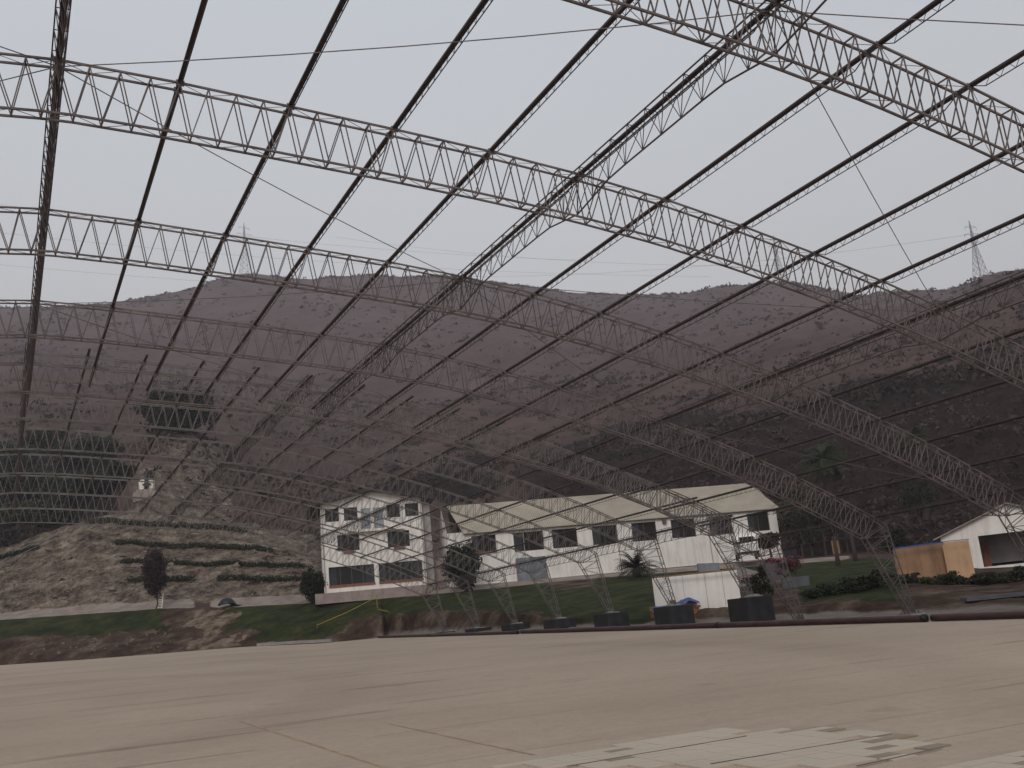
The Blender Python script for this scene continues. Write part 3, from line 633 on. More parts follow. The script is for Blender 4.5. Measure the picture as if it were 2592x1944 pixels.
# three-storey house
F = Facade((829, 1502), 96, (1084, 1486), math.radians(-15), True); Z = lambda u, v: (780+u*0.18083, 1230+v*0.18083)
def rect(F, u0, v0, u1, v1):
    a = F.loc((u0+u1)/2, (v0+v1)/2); l = F.loc(u0, (v0+v1)/2)[0]; r = F.loc(u1, (v0+v1)/2)[0]; tz = F.loc((u0+u1)/2, v0)[1]; bz = F.loc((u0+u1)/2, v1)[1]; return [l, r, bz, tz]
hs = thing('three_storey_house', 'white three-storey house with low gable roof and dark windows', 'house', F.A, F.ang)
Wd = F.loc(1075, 1400)[0]; x0 = F.loc(*Z(200, 900))[0]
HT = F.loc(*Z(185, 290))[1]; PK = F.loc(*Z(930, 125))[1]
tops = [rect(F, *Z(237, 318), *Z(430, 500)), rect(F, *Z(500, 300), *Z(690, 482)), rect(F, *Z(1103, 262), *Z(1285, 443)), rect(F, *Z(1355, 240), *Z(1545, 423))]
doors = [rect(F, *Z(742, 315), *Z(872, 598)), rect(F, *Z(920, 300), *Z(1055, 595))]
mids = [rect(F, *Z(410, 680), *Z(718, 905)), rect(F, *Z(1112, 625), *Z(1422, 855))]
grd = [rect(F, *Z(290, 1112), *Z(930, 1375)), rect(F, *Z(990, 1065), *Z(1605, 1320))]
for L_ in (tops, doors, mids, grd):   # level rows
    zb = sum(h[2] for h in L_)/len(L_); zt = sum(h[3] for h in L_)/len(L_)
    for h in L_: h[2] = zb; h[3] = zt
x1 = max(grd[1][1]+0.35, Wd); x0 = min(x0, grd[0][0]-0.4); HT = tops[0][3]+0.42; PK = HT+1.0; xm = (x0+x1)/2; DP = 8.5
w = MB(); wall_with_holes(w, x0, x1, -1.0, HT, tops+doors+mids+grd); w.poly([(x0, 0, HT), (x1, 0, HT), (xm, 0, PK)]); w.quad((x0, DP, -1), (x0, 0, -1), (x0, 0, HT), (x0, DP, HT)); w.poly([(x1, DP, -1), (x0, DP, -1), (x0, DP, HT), (xm, DP, PK), (x1, DP, HT)])
w.build('front_wall', M['wall'], hs)
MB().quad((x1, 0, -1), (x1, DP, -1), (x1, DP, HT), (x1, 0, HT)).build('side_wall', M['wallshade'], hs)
for h in tops: window(hs, h)
for h in mids: window(hs, h, 1); MB().box((h[0]+h[1])/2-0.55, (h[0]+h[1])/2+0.5, -0.16, -0.002, h[2]-0.24, h[2]-0.02).build('flower_box', M['sill'], hs)
for h in grd: window(hs, h, 3, 0.2)
for h in doors:
    f = MB().box(h[0], h[1], 0.05, 0.1, h[2], h[3]).build('door', M['door'], hs); MB().box(h[0]+0.08, h[0]+0.12, -0.01, 0.048, (h[2]+h[3])/2-0.1, (h[2]+h[3])/2+0.1).build('handle', M['frame'], f)
ov = 1.25; fo = 0.8; th = 0.2; sl_ = (PK-HT)/(xm-x0)
def gable(w, x0, x1, HT, PK, xm, y0, y1, ov, th):
    s_ = (PK-HT)/(xm-x0); a = (x0-ov, HT-s_*ov); b_ = (xm, PK); c = (x1+ov, HT-s_*ov)
    for p, q in ((a, b_), (b_, c)):
        n = len(w.v)
        for y in (y0, y1):
            for (x, z) in (p, q, (q[0], q[1]+th), (p[0], p[1]+th)): w.v.append((x, y, z+0.003))
        w.f += [(n, n+1, n+2, n+3), (n+7, n+6, n+5, n+4)]+[(n+i, n+4+i, n+4+(i+1) % 4, n+(i+1) % 4) for i in range(4)]
w = MB(); gable(w, x0, x1, HT, PK, xm, -fo, DP+0.5, ov, th); w.build('roof', M['roofdark'], hs)
bz = doors[0][2]-0.12; w = MB().box(x0+2.4, x1-1.9, -0.55, -0.003, bz-0.16, bz); w.build('balcony_slab', M['wall'], hs)
w = MB()
for xx in np.linspace(x0+2.5, x1-2.0, 18): w.bar((xx, -0.5, bz), (xx, -0.5, bz+0.85), 0.018)
w.bar((x0+2.45, -0.5, bz+0.87), (x1-1.95, -0.5, bz+0.87), 0.03); w.build('railing', M['frame'], hs)
for xx in (x0+0.12, x1-0.12): MB().tube([(xx, -.06, HT-.1), (xx, -.06, 0)], .04, 8).build('downpipe', M['wallshade'], hs)
MB().box(x0-0.9, x1+0.3, -1.4, -0.004, -1.0, -0.05).build('plinth', M['plinth'], hs)
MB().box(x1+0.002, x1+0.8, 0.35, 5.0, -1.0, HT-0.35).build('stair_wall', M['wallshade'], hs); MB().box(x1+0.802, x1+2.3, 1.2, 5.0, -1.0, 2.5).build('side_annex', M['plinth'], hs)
w = MB().box(x0-1.1, x0-0.05, 1.0, 5.0, 0, 1.5); w.build('side_steps', M['plinth'], hs)

# long hall
m = bpy.data.materials.new('beige_corrugated_roof'); m.use_nodes = True; nt = m.node_tree; b = nt.nodes['Principled BSDF']; b.inputs['Roughness'].default_value = 0.75
t = nt.nodes.new('ShaderNodeTexCoord'); wv = nt.nodes.new('ShaderNodeTexWave'); wv.inputs['Scale'].default_value = 1.6; wv.bands_direction = 'X'; nz = nt.nodes.new('ShaderNodeTexNoise'); nz.inputs['Scale'].default_value = 0.6; nz.inputs['Detail'].default_value = 6
r = nt.nodes.new('ShaderNodeValToRGB'); r.color_ramp.elements[0].color = (0.29, 0.245, 0.19, 1); r.color_ramp.elements[1].color = (0.38, 0.33, 0.26, 1); r.color_ramp.elements[0].position = 0.3; r.color_ramp.elements[1].position = 0.7
mx = nt.nodes.new('ShaderNodeMixRGB'); mx.blend_type = 'MULTIPLY'; mx.inputs['Fac'].default_value = 0.18; bp = nt.nodes.new('ShaderNodeBump'); bp.inputs['Strength'].default_value = 0.5; bp.inputs['Distance'].default_value = 0.05
for a, b_ in ((t.outputs['Object'], wv.inputs['Vector']), (t.outputs['Object'], nz.inputs['Vector']), (nz.outputs['Fac'], r.inputs[0]), (r.outputs['Color'], mx.inputs['Color1']), (wv.outputs['Color'], mx.inputs['Color2']), (mx.outputs['Color'], b.inputs['Base Color']), (wv.outputs['Fac'], bp.inputs['Height']), (bp.outputs[0], b.inputs['Normal'])): nt.links.new(a, b_)
M['roofbeige'] = m
F = Facade((1140, 1490), 94.5, (1960, 1418), math.radians(-17.5), True)
X = lambda a, b_: (1200+a*0.33159, 1150+b_*0.33159)
_x = 0
hl = thing('long_hall', 'long white single-storey hall with beige corrugated roof and eight windows', 'building', F.A, F.ang)
wins = [rect(F, 1194, 1356, 1256, 1393), rect(F, *X(303, 598), *X(533, 743)), rect(F, *X(598, 575), *X(790, 718)), rect(F, *X(903, 547), *X(1095, 694)), rect(F, *X(1206, 521), *X(1394, 660)), rect(F, *X(1506, 485), *X(1690, 640)), rect(F, *X(1795, 465), *X(1970, 605)), rect(F, 1892, 1296, 1947, 1339)]
zb = np.mean([h[2] for h in wins[1:]]); zt = np.mean([h[3] for h in wins[1:]])
for i, h in enumerate(wins): h[2] = zb+(0.25 if i == 0 else 0); h[3] = zt
EZf = F.loc(1550, 1321, -0.3)[1]; xl = F.loc(1137, 1420)[0]; xr = F.loc(1971, 1340)[0]; rl = F.loc(1174, 1349)[0]; DP = 9.0
d = ray(1508, 1254); o_ = F.A+F.n*(DP/2); k = (o_@F.n)/(d@F.n); RZ = (d*k-F.A)[2]; fo = 0.3; sl_ = (RZ-EZf)/(DP/2+fo); EZ = EZf+sl_*fo
print('hall', EZ, zb, zt, xl, xr, F.ang, 'house', HT, Wd)
w = MB(); wall_with_holes(w, xl, xr, -1.2, EZ-0.02, wins)
w.poly([(xl, DP, -1.2), (xl, 0, -1.2), (xl, 0, EZ-.02), (xl, DP/2, RZ-.1), (xl, DP, EZ-.02)]); w.poly([(xr, 0, -1.2), (xr, DP, -1.2), (xr, DP, EZ-.02), (xr, DP/2, RZ-.1), (xr, 0, EZ-.02)]); w.quad((xr, DP, -1.2), (xl, DP, -1.2), (xl, DP, EZ-.02), (xr, DP, EZ-.02))
w.build('wall', M['wall'], hl)
for i, h in enumerate(wins): window(hl, h, 1, 0.16 if i == 0 else None, pane='void')
ovx = 0.35; w = MB()
def slab_quad(w, pts, th):
    n = len(w.v); w.v += [tuple(p) for p in pts]+[(p[0], p[1], p[2]-th) for p in pts]; w.f += [(n, n+1, n+2, n+3), (n+7, n+6, n+5, n+4)]+[(n+i, n+4+i, n+4+(i+1) % 4, n+(i+1) % 4) for i in range(4)]
slab_quad(w, [(rl-0.1, -fo, EZ-sl_*fo+.06), (xr+ovx, -fo, EZ-sl_*fo+.06), (xr+ovx-1.0, DP/2, RZ+.06), (rl-1.0, DP/2, RZ+.06)], 0.07)
slab_quad(w, [(rl-1.0, DP/2, RZ+.06), (xr+ovx-1.0, DP/2, RZ+.06), (xr+ovx, DP+fo, EZ-sl_*fo+.06), (rl-0.1, DP+fo, EZ-sl_*fo+.06)], 0.07)
w.build('roof', M['roofbeige'], hl)
MB().box(rl, xr+ovx-0.05, -fo+0.03, -fo+0.06, EZ-sl_*fo-0.07, EZ-sl_*fo-0.015).build('fascia', M['roofdark'], hl)
MB().box(xl-0.2, xr+0.2, -0.28, -0.004, -1.2, 0.12).build('plinth', M['plinth'], hl)
for q_ in (0.22, 0.5, 0.78): xx = xl+(xr-xl)*q_; MB().tube([(xx, -.06, EZ-.1), (xx, -.06, .12)], .04, 8).build('downpipe', M['wallshade'], hl)
h = rect(F, *X(322, 785), *X(553, 958)); MB().box(h[0], h[1], -0.16, -0.03, h[2], h[3]).build('grey_shutter', M['sheet'], hl)
h = rect(F, *X(1435, 490), *X(1462, 530)); w = MB().box(h[0], h[1], -0.25, -0.004, h[2], h[3]); w.build('wall_lamp', M['frame'], hl)

# shed with gable end at the right
F = Facade((2385, 1462), 74, (2592, 1436), math.radians(-52), True); Y_ = lambda a, b_: (2292+a*0.13562, 1230+b_*0.13562)
sh = thing('gabled_shed', 'white gabled shed with a wide dark doorway behind the plywood screen', 'shed', F.A, F.ang)
el = F.loc(*Y_(650, 965)); ap = F.loc(*Y_(1880, 338)); od = F.loc(*Y_(1350, 937)); ob = F.loc(*Y_(1470, 1515)); xr = 2*ap[0]-el[0]; orr = od[0]+6.5
w = MB(); fl = ob[1]; wall_with_holes(w, el[0], xr, fl-1.5, od[1]+0.001, [(od[0], orr, fl, od[1])]); w.poly([(el[0], 0, od[1]+0.001), (xr, 0, od[1]+0.001), (xr, 0, el[1]), (ap[0], 0, ap[1]), (el[0], 0, el[1])]); D_ = 8.0
w.quad((el[0], D_, fl-1.5), (el[0], 0, fl-1.5), (el[0], 0, el[1]), (el[0], D_, el[1])); w.quad((xr, 0, fl-1.5), (xr, D_, fl-1.5), (xr, D_, el[1]), (xr, 0, el[1])); w.quad((el[0], D_, fl-.5), (xr, D_, fl-.5), (xr, D_, el[1]+.5), (el[0], D_, el[1]+.5)); w.build('wall', M['wall'], sh)
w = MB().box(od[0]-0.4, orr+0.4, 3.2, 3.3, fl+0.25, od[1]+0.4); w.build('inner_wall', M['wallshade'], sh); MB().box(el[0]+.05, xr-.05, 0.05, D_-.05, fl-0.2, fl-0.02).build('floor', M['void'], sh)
MB().box(od[0]+.02, od[0]+.5, 2.2, 2.3, fl, od[1]-.3).build('inner_door', M['sill'], sh)
w = MB()
for (p, q) in (((el[0]-0.5, el[1]-0.5*(ap[1]-el[1])/(ap[0]-el[0])), ap), (ap, (xr+0.5, el[1]-0.5*(ap[1]-el[1])/(ap[0]-el[0])))):
    slab_quad(w, [(p[0], -0.35, p[1]+.1), (q[0], -0.35, q[1]+.1), (q[0], D_+.3, q[1]+.1), (p[0], D_+.3, p[1]+.1)], 0.09)
w.build('roof', M['plinth'], sh)

# ---------------------------------------------------------------- screens, walls, clutter
def screen(name, label, cat, pts, zd, m, th=0.04, posts=None, group=None, names=('panel',), cuts=None, zd2=None):
    """upright boards: pts = (top-left, bottom-left, bottom-right, top-right) photo pixels, one plane at camera depths zd..zd2"""
    zd2 = zd2 or zd; a, b_, c, d = P(*pts[0], zd), P(*pts[1], zd), P(*pts[2], zd2), P(*pts[3], zd2); g = (b_+c)/2; t = thing(name, label, cat, (b_[0], b_[1], min(b_[2], c[2])-0.3), 0, group); o = np.array(t.location)
    n = np.cross(c-b_, [0, 0, 1.0]); n /= np.linalg.norm(n); cuts = cuts or [0, 1]
    for f0, f1 in zip(cuts, cuts[1:]):
        f0_ = f0+0.002; f1_ = f1-0.002
        bl = b_+(c-b_)*f0_; br = b_+(c-b_)*f1_; tl = a+(d-a)*f0_; tr = a+(d-a)*f1_; tl = np.array([bl[0], bl[1], tl[2]]); tr = np.array([br[0], br[1], tr[2]])
        bl = bl-[0, 0, 0.3]; br = br-[0, 0, 0.3]
        w = MB(); q = [bl-o, br-o, tr-o, tl-o]; k = len(w.v); w.v += q+[p-n*th for p in q]; w.f += [(0, 1, 2, 3), (7, 6, 5, 4)]+[(i, 4+i, 4+(i+1) % 4, (i+1) % 4) for i in range(4)]
        w.build('board', m[0] if f0 < 0.999 else m[-1], t)
    return t, a-o, d-o
t, a, d = screen('white_hoarding', 'white hoarding of tall boards between the lawn and the big block', 'hoarding', ((1657, 1463), (1661, 1553), (1879, 1539), (1874, 1441)), 54.5, [M['board']], cuts=[0, 0.36, 0.62, 0.82, 1.0], zd2=53)
MB().bar(a+[0, 0, .03], [d[0], d[1], d[2]+.03], 0.06).build('top_rail', M['wood'], t)
t, a, d = screen('plywood_screen', 'brown plywood screen with blue tarpaulin along its top, left of the shed', 'screen', ((2258, 1390), (2276, 1480), (2402, 1468), (2386, 1373)), 56, [M['ply2']], cuts=[0, .22, .5, .78, 1])
w = MB(); w.bar(a+[0, -.05, .02], d+[0, -.05, .02], 0.06, 0.07); w.build('tarpaulin_strip', M['tarp'], t)
t, a, d = screen('plywood_screen', 'bright new plywood screen standing in front of the shed wall', 'screen', ((2388, 1372), (2402, 1466), (2469, 1455), (2451, 1366)), 55.6, [M['ply']], cuts=[0, .5, 1])
w = MB(); w.bar(a+[0, -.05, .02], d+[0, -.05, .02], 0.04, 0.035); w.build('tarpaulin_strip', M['tarp'], t)
# concrete retaining wall and ramp behind the big block
t, a, d = screen('retaining_wall', 'pale grey concrete retaining wall rising behind the big block', 'wall', ((1872, 1428), (1876, 1545), (1950, 1545), (1930, 1452)), 66, [M['conc']], th=0.5)
t, a, d = screen('flower_bed_wall', 'low grey blue wall of the flower bed above the big block', 'wall', ((1985, 1462), (1985, 1500), (2052, 1486), (2056, 1456)), 60, [M['slate']], th=0.3)
t, a, d = screen('planter_wall', 'small grey planter wall behind the pink flowers', 'wall', ((1938, 1425), (1940, 1458), (1988, 1450), (1985, 1424)), 63, [M['slate']], th=0.25)
t, a, d = screen('garden_board', 'small dark board standing on the path beyond the flowers', 'board', ((1977, 1396), (1986, 1432), (2022, 1428), (2024, 1388)), 72, [M['black']], th=0.1)
t, a, d = screen('timber_stack', 'yellow timber planks leaning by the garden path', 'planks', ((2112, 1368), (2108, 1394), (2126, 1392), (2132, 1366)), 84, [M['wood']], cuts=[0, .3, .6, 1], th=0.08)
t, a, d = screen('metal_trough', 'grey sheet metal trough lying against the hall plinth', 'trough', ((1768, 1426), (1768, 1440), (1822, 1437), (1822, 1424)), 88, [M['sheet']], th=0.6)

def pile(name, label, cat, c, rx, ry, hh, m, seed=0, n=40):
    """brick pile with tarpaulin over the top"""
    t = thing(name, label, cat, c); r_ = np.random.default_rng(seed); w = MB()
    for i in range(n):
        x = r_.uniform(-rx, rx); y = r_.uniform(-ry, ry); z = 0 if i < n*0.5 else r_.uniform(0, hh*0.6); w.box(x-.13, x+.13, y-.07, y+.07, z, z+.11+hh*0.2*r_.random())
    w.box(-rx*.9, rx*.9, -ry*.8, ry*.8, -0.2, hh*0.7); w.build('brick_stack', m, t); return t
c = P(1714, 1558, 53.2); t = pile('brick_pile', 'pile of orange bricks under a crumpled blue tarpaulin at the hoarding', 'brick pile', c, 1.25, 0.45, 0.6, M['brick'])
t.rotation_euler = (0, 0, -0.45)
def cloth(name, m, parent, x0, x1, y0, y1, fz, seed=1, nx=26, ny=12):
    V = []; F_ = []
    for j in range(ny+1):
        for i in range(nx+1):
            x = x0+(x1-x0)*i/nx; y = y0+(y1-y0)*j/ny; z = fz(x, y)+0.10*float(fbm(np.array([x*3.0+seed]), np.array([y*3.0]))[0]); V.append((x+.06*math.sin(9*y+seed), y+.05*math.sin(8*x), z))
    for j in range(ny):
        for i in range(nx): a = j*(nx+1)+i; F_.append((a, a+1, a+nx+2, a+nx+1))
    o = mesh(name, V, F_, m, parent, True); return o
o = cloth('tarpaulin', M['tarp'], None, -1.28, 1.2, -0.7, 0.7, lambda x, y: 0.52+0.30*math.exp(-((x-0.62)/0.5)**2)-0.5*max(0, abs(y)-0.48)-0.2*(x < -1.15), 3)
o.location = t.location; o.rotation_euler = t.rotation_euler; tag(o, 'crumpled blue tarpaulin laid over the brick pile', 'tarpaulin')
c = at(589, 1535); c2 = P(588, 1534, 97.5)
o = cloth('plastic_sheet', M['black'], None, -0.95, 1.1, -0.6, 0.6, lambda x, y: 0.75*math.exp(-((x+0.2)/0.75)**4)*math.exp(-(y/0.55)**4)+0.12, 8); o.location = tuple(at(580, 1537)); tag(o, 'black plastic sheet heaped at the end of the pale path', 'plastic sheet')

# delivery truck behind the far beam
c = P(1897, 1412, 88); t = thing('small_truck', 'white truck with a dark windscreen parked at the right end of the hall', 'truck', c, -0.62)
w = MB().box(-0.95, 0.95, 1.9, 4.6, 0.55, 2.3); w.build('cargo_box', M['truck'], t)
w = MB(); ps = [(0, .55), (0, 1.25), (.35, 2.0), (1.75, 2.0), (1.75, .55)]; n0 = len(w.v)
for x in (-0.9, 0.9):
    for y, z in ps: w.v.append((x, y, z))
w.f += [tuple(range(5)), tuple(range(9, 4, -1))]+[(i, 5+i, 5+(i+1) % 5, (i+1) % 5) for i in range(5)]; cab = w.build('cab', M['truck'], t)
MB().quad((-.62, -.01+.06, 1.38), (.62, -.01+.06, 1.38), (.62, .235, 1.84), (-.62, .235, 1.84)).build('windscreen', M['void'], t)
for x in (-0.75, 0.75): MB().box(x-.12, x+.12, -.03, -.002, .75, .9).build('headlight', M['statue'], t)
MB().box(-.88, .88, -.08, -.003, .42, .56).build('bumper', M['rubber'], t)
for x in (-.85, .85):
    for y in (.75, 3.7): w = MB().tube([(x-.1, y, .36), (x+.1, y, .36)], .36, 16); w.build('wheel', M['rubber'], t, True)

# statue on the terrace hill
g = P(371, 1249, 138); g[2] = onground(g[0], g[1]); s_ = 138/FPX; t = thing('hilltop_monument', 'white stepped pedestal with a dark standing figure on the rocky mound', 'monument', g, -0.45)
w = MB().box(-1.5, 1.5, -1.0, 1.0, -1.0, 0.35); w.box(-1.1, 1.1, -.8, .8, .35, .7); w.build('stone_base', M['plinth'], t)
w = MB().box(-.95, .95, -.35, .5, .702, 1.95); w.box(-.8, .8, -.2, .4, 1.953, 2.1); w.build('white_pedestal', M['statue'], t)
w = MB().box(-.35, .75, -.62, -.352, 1.25, 1.45); w.build('plaque', M['bronze'], t)
w = MB().tube([(.2, -.62, .705), (.2, -.62, 1.3), (.2, -.6, 1.9), (.2, -.55, 2.5), (.2, -.5, 3.1), (.2, -.5, 3.3)], [.3, .28, .26, .25, .3, .1], 12); w.tube([(.2, -.5, 3.28), (.2, -.5, 3.36), (.2, -.5, 3.5), (.2, -.5, 3.62)], [.08, .13, .14, .06], 10)
w.tube([(-.05, -.5, 3.05), (-.2, -.6, 2.7), (-.05, -.78, 2.5)], [.1, .08, .05], 8); w.tube([(.45, -.5, 3.05), (.6, -.6, 2.7), (.45, -.78, 2.5)], [.1, .08, .05], 8); w.build('bronze_figure', M['bronze'], t, True)

# hose / white stair rail along the left edge of the terrace hill, yellow tape, ladder
pts = [at(u, v) for u, v in ((-40, 1462), (0, 1440), (40, 1418), (90, 1395), (145, 1371))]
w = MB(); w.path([p+[0, 0, .4] for p in pts], 0.055)
for p in pts: w.bar(p, p+[0, 0, .4], 0.045)
tag(w.build('handrail', M['conc']), 'white handrail climbing the left edge of the rocky terrace', 'handrail')
p0, p1 = at(803, 1590, 60), at(955, 1540, 60); t = thing('barrier_tape', 'yellow barrier tape strung on stakes across the lawn edge', 'barrier tape', p0); pts = [p0+[0, 0, .2], p0+(p1-p0)*.5+[0, 0, .45], p1+[0, 0, .9]]
w = MB(); q = [(p-p0) for p in (p0+[0, 0, .25], p0+(p1-p0)*.5+[0, 0, .5], p1+[0, 0, .95])]; w.path(q, 0.012, 0.06); q2 = at(957, 1552, 60)-p0; q3 = at(985, 1556, 60)-p0; w.path([q[2], q2+[0, 0, .3], q3+[0, 0, .25]], 0.012, 0.05); w.build('tape', M['yellow'], t)
w = MB(); w.bar((0, 0, -.3), q[0]+[0, 0, .15], .05); w.bar((p1-p0), q[2]+[0, 0, .15], .05); w.build('stake', M['wood'], t)
c = at(406, 1541); t = thing('ladder', 'short pale ladder leaning on the bank beside the small tree', 'ladder', c, -0.45); w = MB()
for x in (-.2, .2): w.bar((x, -.2, 0), (x, .35, 1.5), .05)
w.build('rail', M['statue'], t); w = MB()
for i in range(6): f_ = (i+.5)/6; w.bar((-.2, -.2+.55*f_, 1.5*f_), (.2, -.2+.55*f_, 1.5*f_), .045)
w.build('rung', M['statue'], t)
# small grey gutter edge at the slab and a flat slab at right
def strip(name, label, cat, pts, m, w_=0.3, h_=0.12):
    w = MB(); w.path([p+[0, 0, h_/2] for p in pts], w_, h_); return tag(w.build(name, m), label, cat)
strip('kerb', 'low grey kerb at the yard edge under the lawn', 'kerb', [P(u, v, z) for u, v, z in ((652, 1636, 86.2), (740, 1630, 85.5), (840, 1625, 84.8))], M['conc'], 0.3, 0.25)
p = [at(2440, 1524, 30), at(2592, 1508, 30), at(2760, 1492, 30)]; strip('concrete_slab', 'flat grey concrete slab on the dirt at the far right', 'slab', p, M['slate'], 1.0, 0.14)  # concrete given the darker slate colour, its shade painted in

# tiles being laid on the yard near the camera
def tiles(name, label, poly, m, rows, dirs, seed):
    pass
o0 = onslab(1300, 1925); ex = onslab(1860, 1838)-o0; ex[2] = 0; ex /= np.linalg.norm(ex); ey = np.array([-ex[1], ex[0], 0])
def uvl(u, v): p = onslab(u, v)-o0; return p@ex, p@ey
poly = [uvl(*q) for q in ((1240, 1944), (1832, 1844), (1870, 1848), (1935, 1852), (2075, 1840), (2200, 1851), (2285, 1852), (2290, 1880), (2370, 1893), (2200, 1944))]
poly2 = [uvl(*q) for q in ((2380, 1944), (2592, 1900), (2700, 1880), (2700, 1960), (2380, 1960))]
def inside(x, y, pl):
    c = False; j = len(pl)-1
    for i in range(len(pl)):
        if (pl[i][1] > y) != (pl[j][1] > y) and x < (pl[j][0]-pl[i][0])*(y-pl[i][1])/(pl[j][1]-pl[i][1])+pl[i][0]: c = not c
        j = i
    return c
print('tile poly', [tuple(round(float(c), 2) for c in q) for q in poly])
tw, tl = 0.16, 0.30
def lay(pl, nm, label, seed):
    xs = [q[0] for q in pl]; ys = [q[1] for q in pl]; a = MB(); b_ = MB(); r_ = random.Random(seed); y = min(ys)-2.5
    while y < max(ys):
        x = min(xs)-3
        while x < max(xs):
            jit = 0.0
            if inside(x+tl/2, y+tw/2, pl) or (nm == 'near' and y < min(ys)+0.2 and inside(x+tl/2, min(ys)+0.3, pl)):
                edge = not inside(x+tl*2.6, y+tw/2, pl); wgt = r_.random()
                if not (edge and wgt < 0.25):
                    (b_ if (edge and wgt > 0.7) or wgt < 0.008 else a).v.extend([]) ; T = (b_ if (edge and wgt > 0.7) or wgt < 0.008 else a)
                    c = [o0+ex*(x+i)+ey*(y+j) for i, j in ((0.003, .003), (tl-.003, .003), (tl-.003, tw-.003), (.003, tw-.003))]; hh = 0.012+0.003*r_.random()
                    q0 = [np.array([p[0], p[1], float(slabz(p[0], p[1]))]) for p in c]; n = len(T.v); T.v += q0+[p+[0, 0, hh] for p in q0]; T.f += [(n+4, n+5, n+6, n+7)]+[(n+i, n+(i+1) % 4, n+4+(i+1) % 4, n+4+i) for i in range(4)]
            x += tl
        y += tw
    t = thing('tile_paving', label, 'paving'); a.build('pale_tiles', M['tile'], t)
    if b_.f: b_.build('brown_tiles', M['tileb'], t)
lay(poly, 'main', 'patch of pale paving tiles with a ragged brown edge at the bottom of the picture', 3)
lay(poly2, 'side', 'second patch of pale tiles in the bottom right corner', 4)
for a_, b_2, lab in (((1436, 1944), (1890, 1867), 'thin dark screed strip between the upper tile rows'), ((1800, 1938), (2257, 1862), 'dark screed strip across the middle of the tile patch'), ((2170, 1944), (2385, 1897), 'short dark screed strip at the right end of the tiles')):
    p = onslab(*a_); q = onslab(*b_2); p[2] += .016; q[2] += .016; tag(MB().bar(p, q, 0.015, 0.008).build('screed_strip', M['screed']), lab, 'screed strip', 'dark screed strips')

# ---------------------------------------------------------------- plants
def tree(name, label, cat, base, hgt, rad, m, n=1600, leaf=0.22, trunk=0.3, seed=0, clumps=14, group=None, tr=0.12, shape=1.0):
    t = thing(name, label, cat, base, 0, group); r_ = np.random.default_rng(seed); w = MB(); th = hgt*trunk
    w.tube([(0, 0, -.3), (0.02*hgt*r_.normal(), 0, th*.6), (0.02*hgt*r_.normal(), 0, hgt*.75)], [tr, tr*.8, tr*.25], 8)
    for i in range(9):
        a = r_.random()*6.28; z0 = th+(hgt*.8-th)*i/9; L_ = rad*r_.uniform(.55, .95); w.tube([(0, 0, z0), (L_*.55*math.cos(a), L_*.55*math.sin(a), z0+hgt*.08), (L_*math.cos(a), L_*math.sin(a), z0+hgt*.16)], [tr*.4, tr*.25, tr*.08], 5)
    w.build('trunk', M['bark'], t)
    hc = (hgt-th*0.8)/2; v, f = leaves((0, 0, th*.8+hc), (rad, rad, hc), n, leaf, seed, clumps=clumps)
    v, f = leaves((0, 0, th*.8+hc), (rad*.8, rad*.8, hc*.85), n//2, leaf, seed+50, hollow=0.1, v=v, f=f)
    mesh('crown', v, f, m, t); return t
def bush(name, label, cat, base, hgt, rad, m, n=900, leaf=0.16, seed=0, group=None, clumps=10, m2=None):
    t = thing(name, label, cat, base, 0, group); v, f = leaves((0, 0, hgt*.5), (rad, rad, hgt*.55), n, leaf, seed, clumps=clumps); v, f = leaves((0, 0, hgt*.42), (rad*.75, rad*.75, hgt*.42), n//2, leaf, seed+9, hollow=0, v=v, f=f)
    mesh('foliage', v, f, m, t); w = MB(); r_ = np.random.default_rng(seed)
    for i in range(5): a = r_.random()*6.28; w.tube([(0, 0, -.2), (rad*.5*math.cos(a), rad*.5*math.sin(a), hgt*.6)], [.035, .01], 5)
    w.build('stem', M['bark'], t)
    if m2: v, f = leaves((0, 0, hgt*.62), (rad*1.02, rad*1.02, hgt*.5), n//3, leaf*.8, seed+3, hollow=.8); mesh('flowers', v, f, m2, t)
    return t
def palm(label, base, hgt, crown, m, seed=0, tr=0.22, nf=34, droop=1.0, group=None):
    t = thing('palm_tree', label, 'palm tree', base, 0, group); r_ = np.random.default_rng(seed); w = MB()
    w.tube([(0, 0, -.3), (0.05, 0, hgt*.5), (0, 0, hgt)], [tr*1.25, tr, tr*.9], 10); w.build('trunk', M['bark'], t)
    v = []; f = []
    for i in range(nf):
        a = r_.random()*6.28; el = r_.uniform(-.5, 1.35); L_ = crown*r_.uniform(.8, 1.1); p = np.array([0, 0, hgt]); d = np.array([math.cos(a)*math.cos(el), math.sin(a)*math.cos(el), math.sin(el)]); side = np.cross(d, [0, 0, 1.0]); side /= np.linalg.norm(side); n_ = 12
        for j in range(n_):
            f_ = j/n_; dd = d+np.array([0, 0, -1.25*droop*f_]); dd /= np.linalg.norm(dd); q = p+dd*L_/n_; lw = crown*.20*math.sin(math.pi*min(1, f_*.9+.12))
            for sg in (-1, 1):
                e = p+(q-p)*.3+side*sg*lw+np.array([0, 0, -lw*.55])+dd*lw*.5; k = len(v); v += [p, p+(q-p)*.55, e]; f.append((k, k+1, k+2))
            k = len(v); v += [p-side*.02, q-side*.02, q+side*.02, p+side*.02]; f.append((k, k+1, k+2, k+3)); p = q
    mesh('fronds', v, f, m, t); return t
g = at(393, 1547); tree('small_tree', 'small purple-brown tree standing on the lawn edge in front of the terraces', 'tree', g, 6.2, 1.3, M['leafred'], 6500, .17, .2, 3, 40, tr=.09)
g = at(797, 1527); bush('garden_bush', 'dark round bush beside the left corner of the house', 'bush', g, 3.4, 1.45, M['leafdark'], 5200, .17, 5, clumps=34)
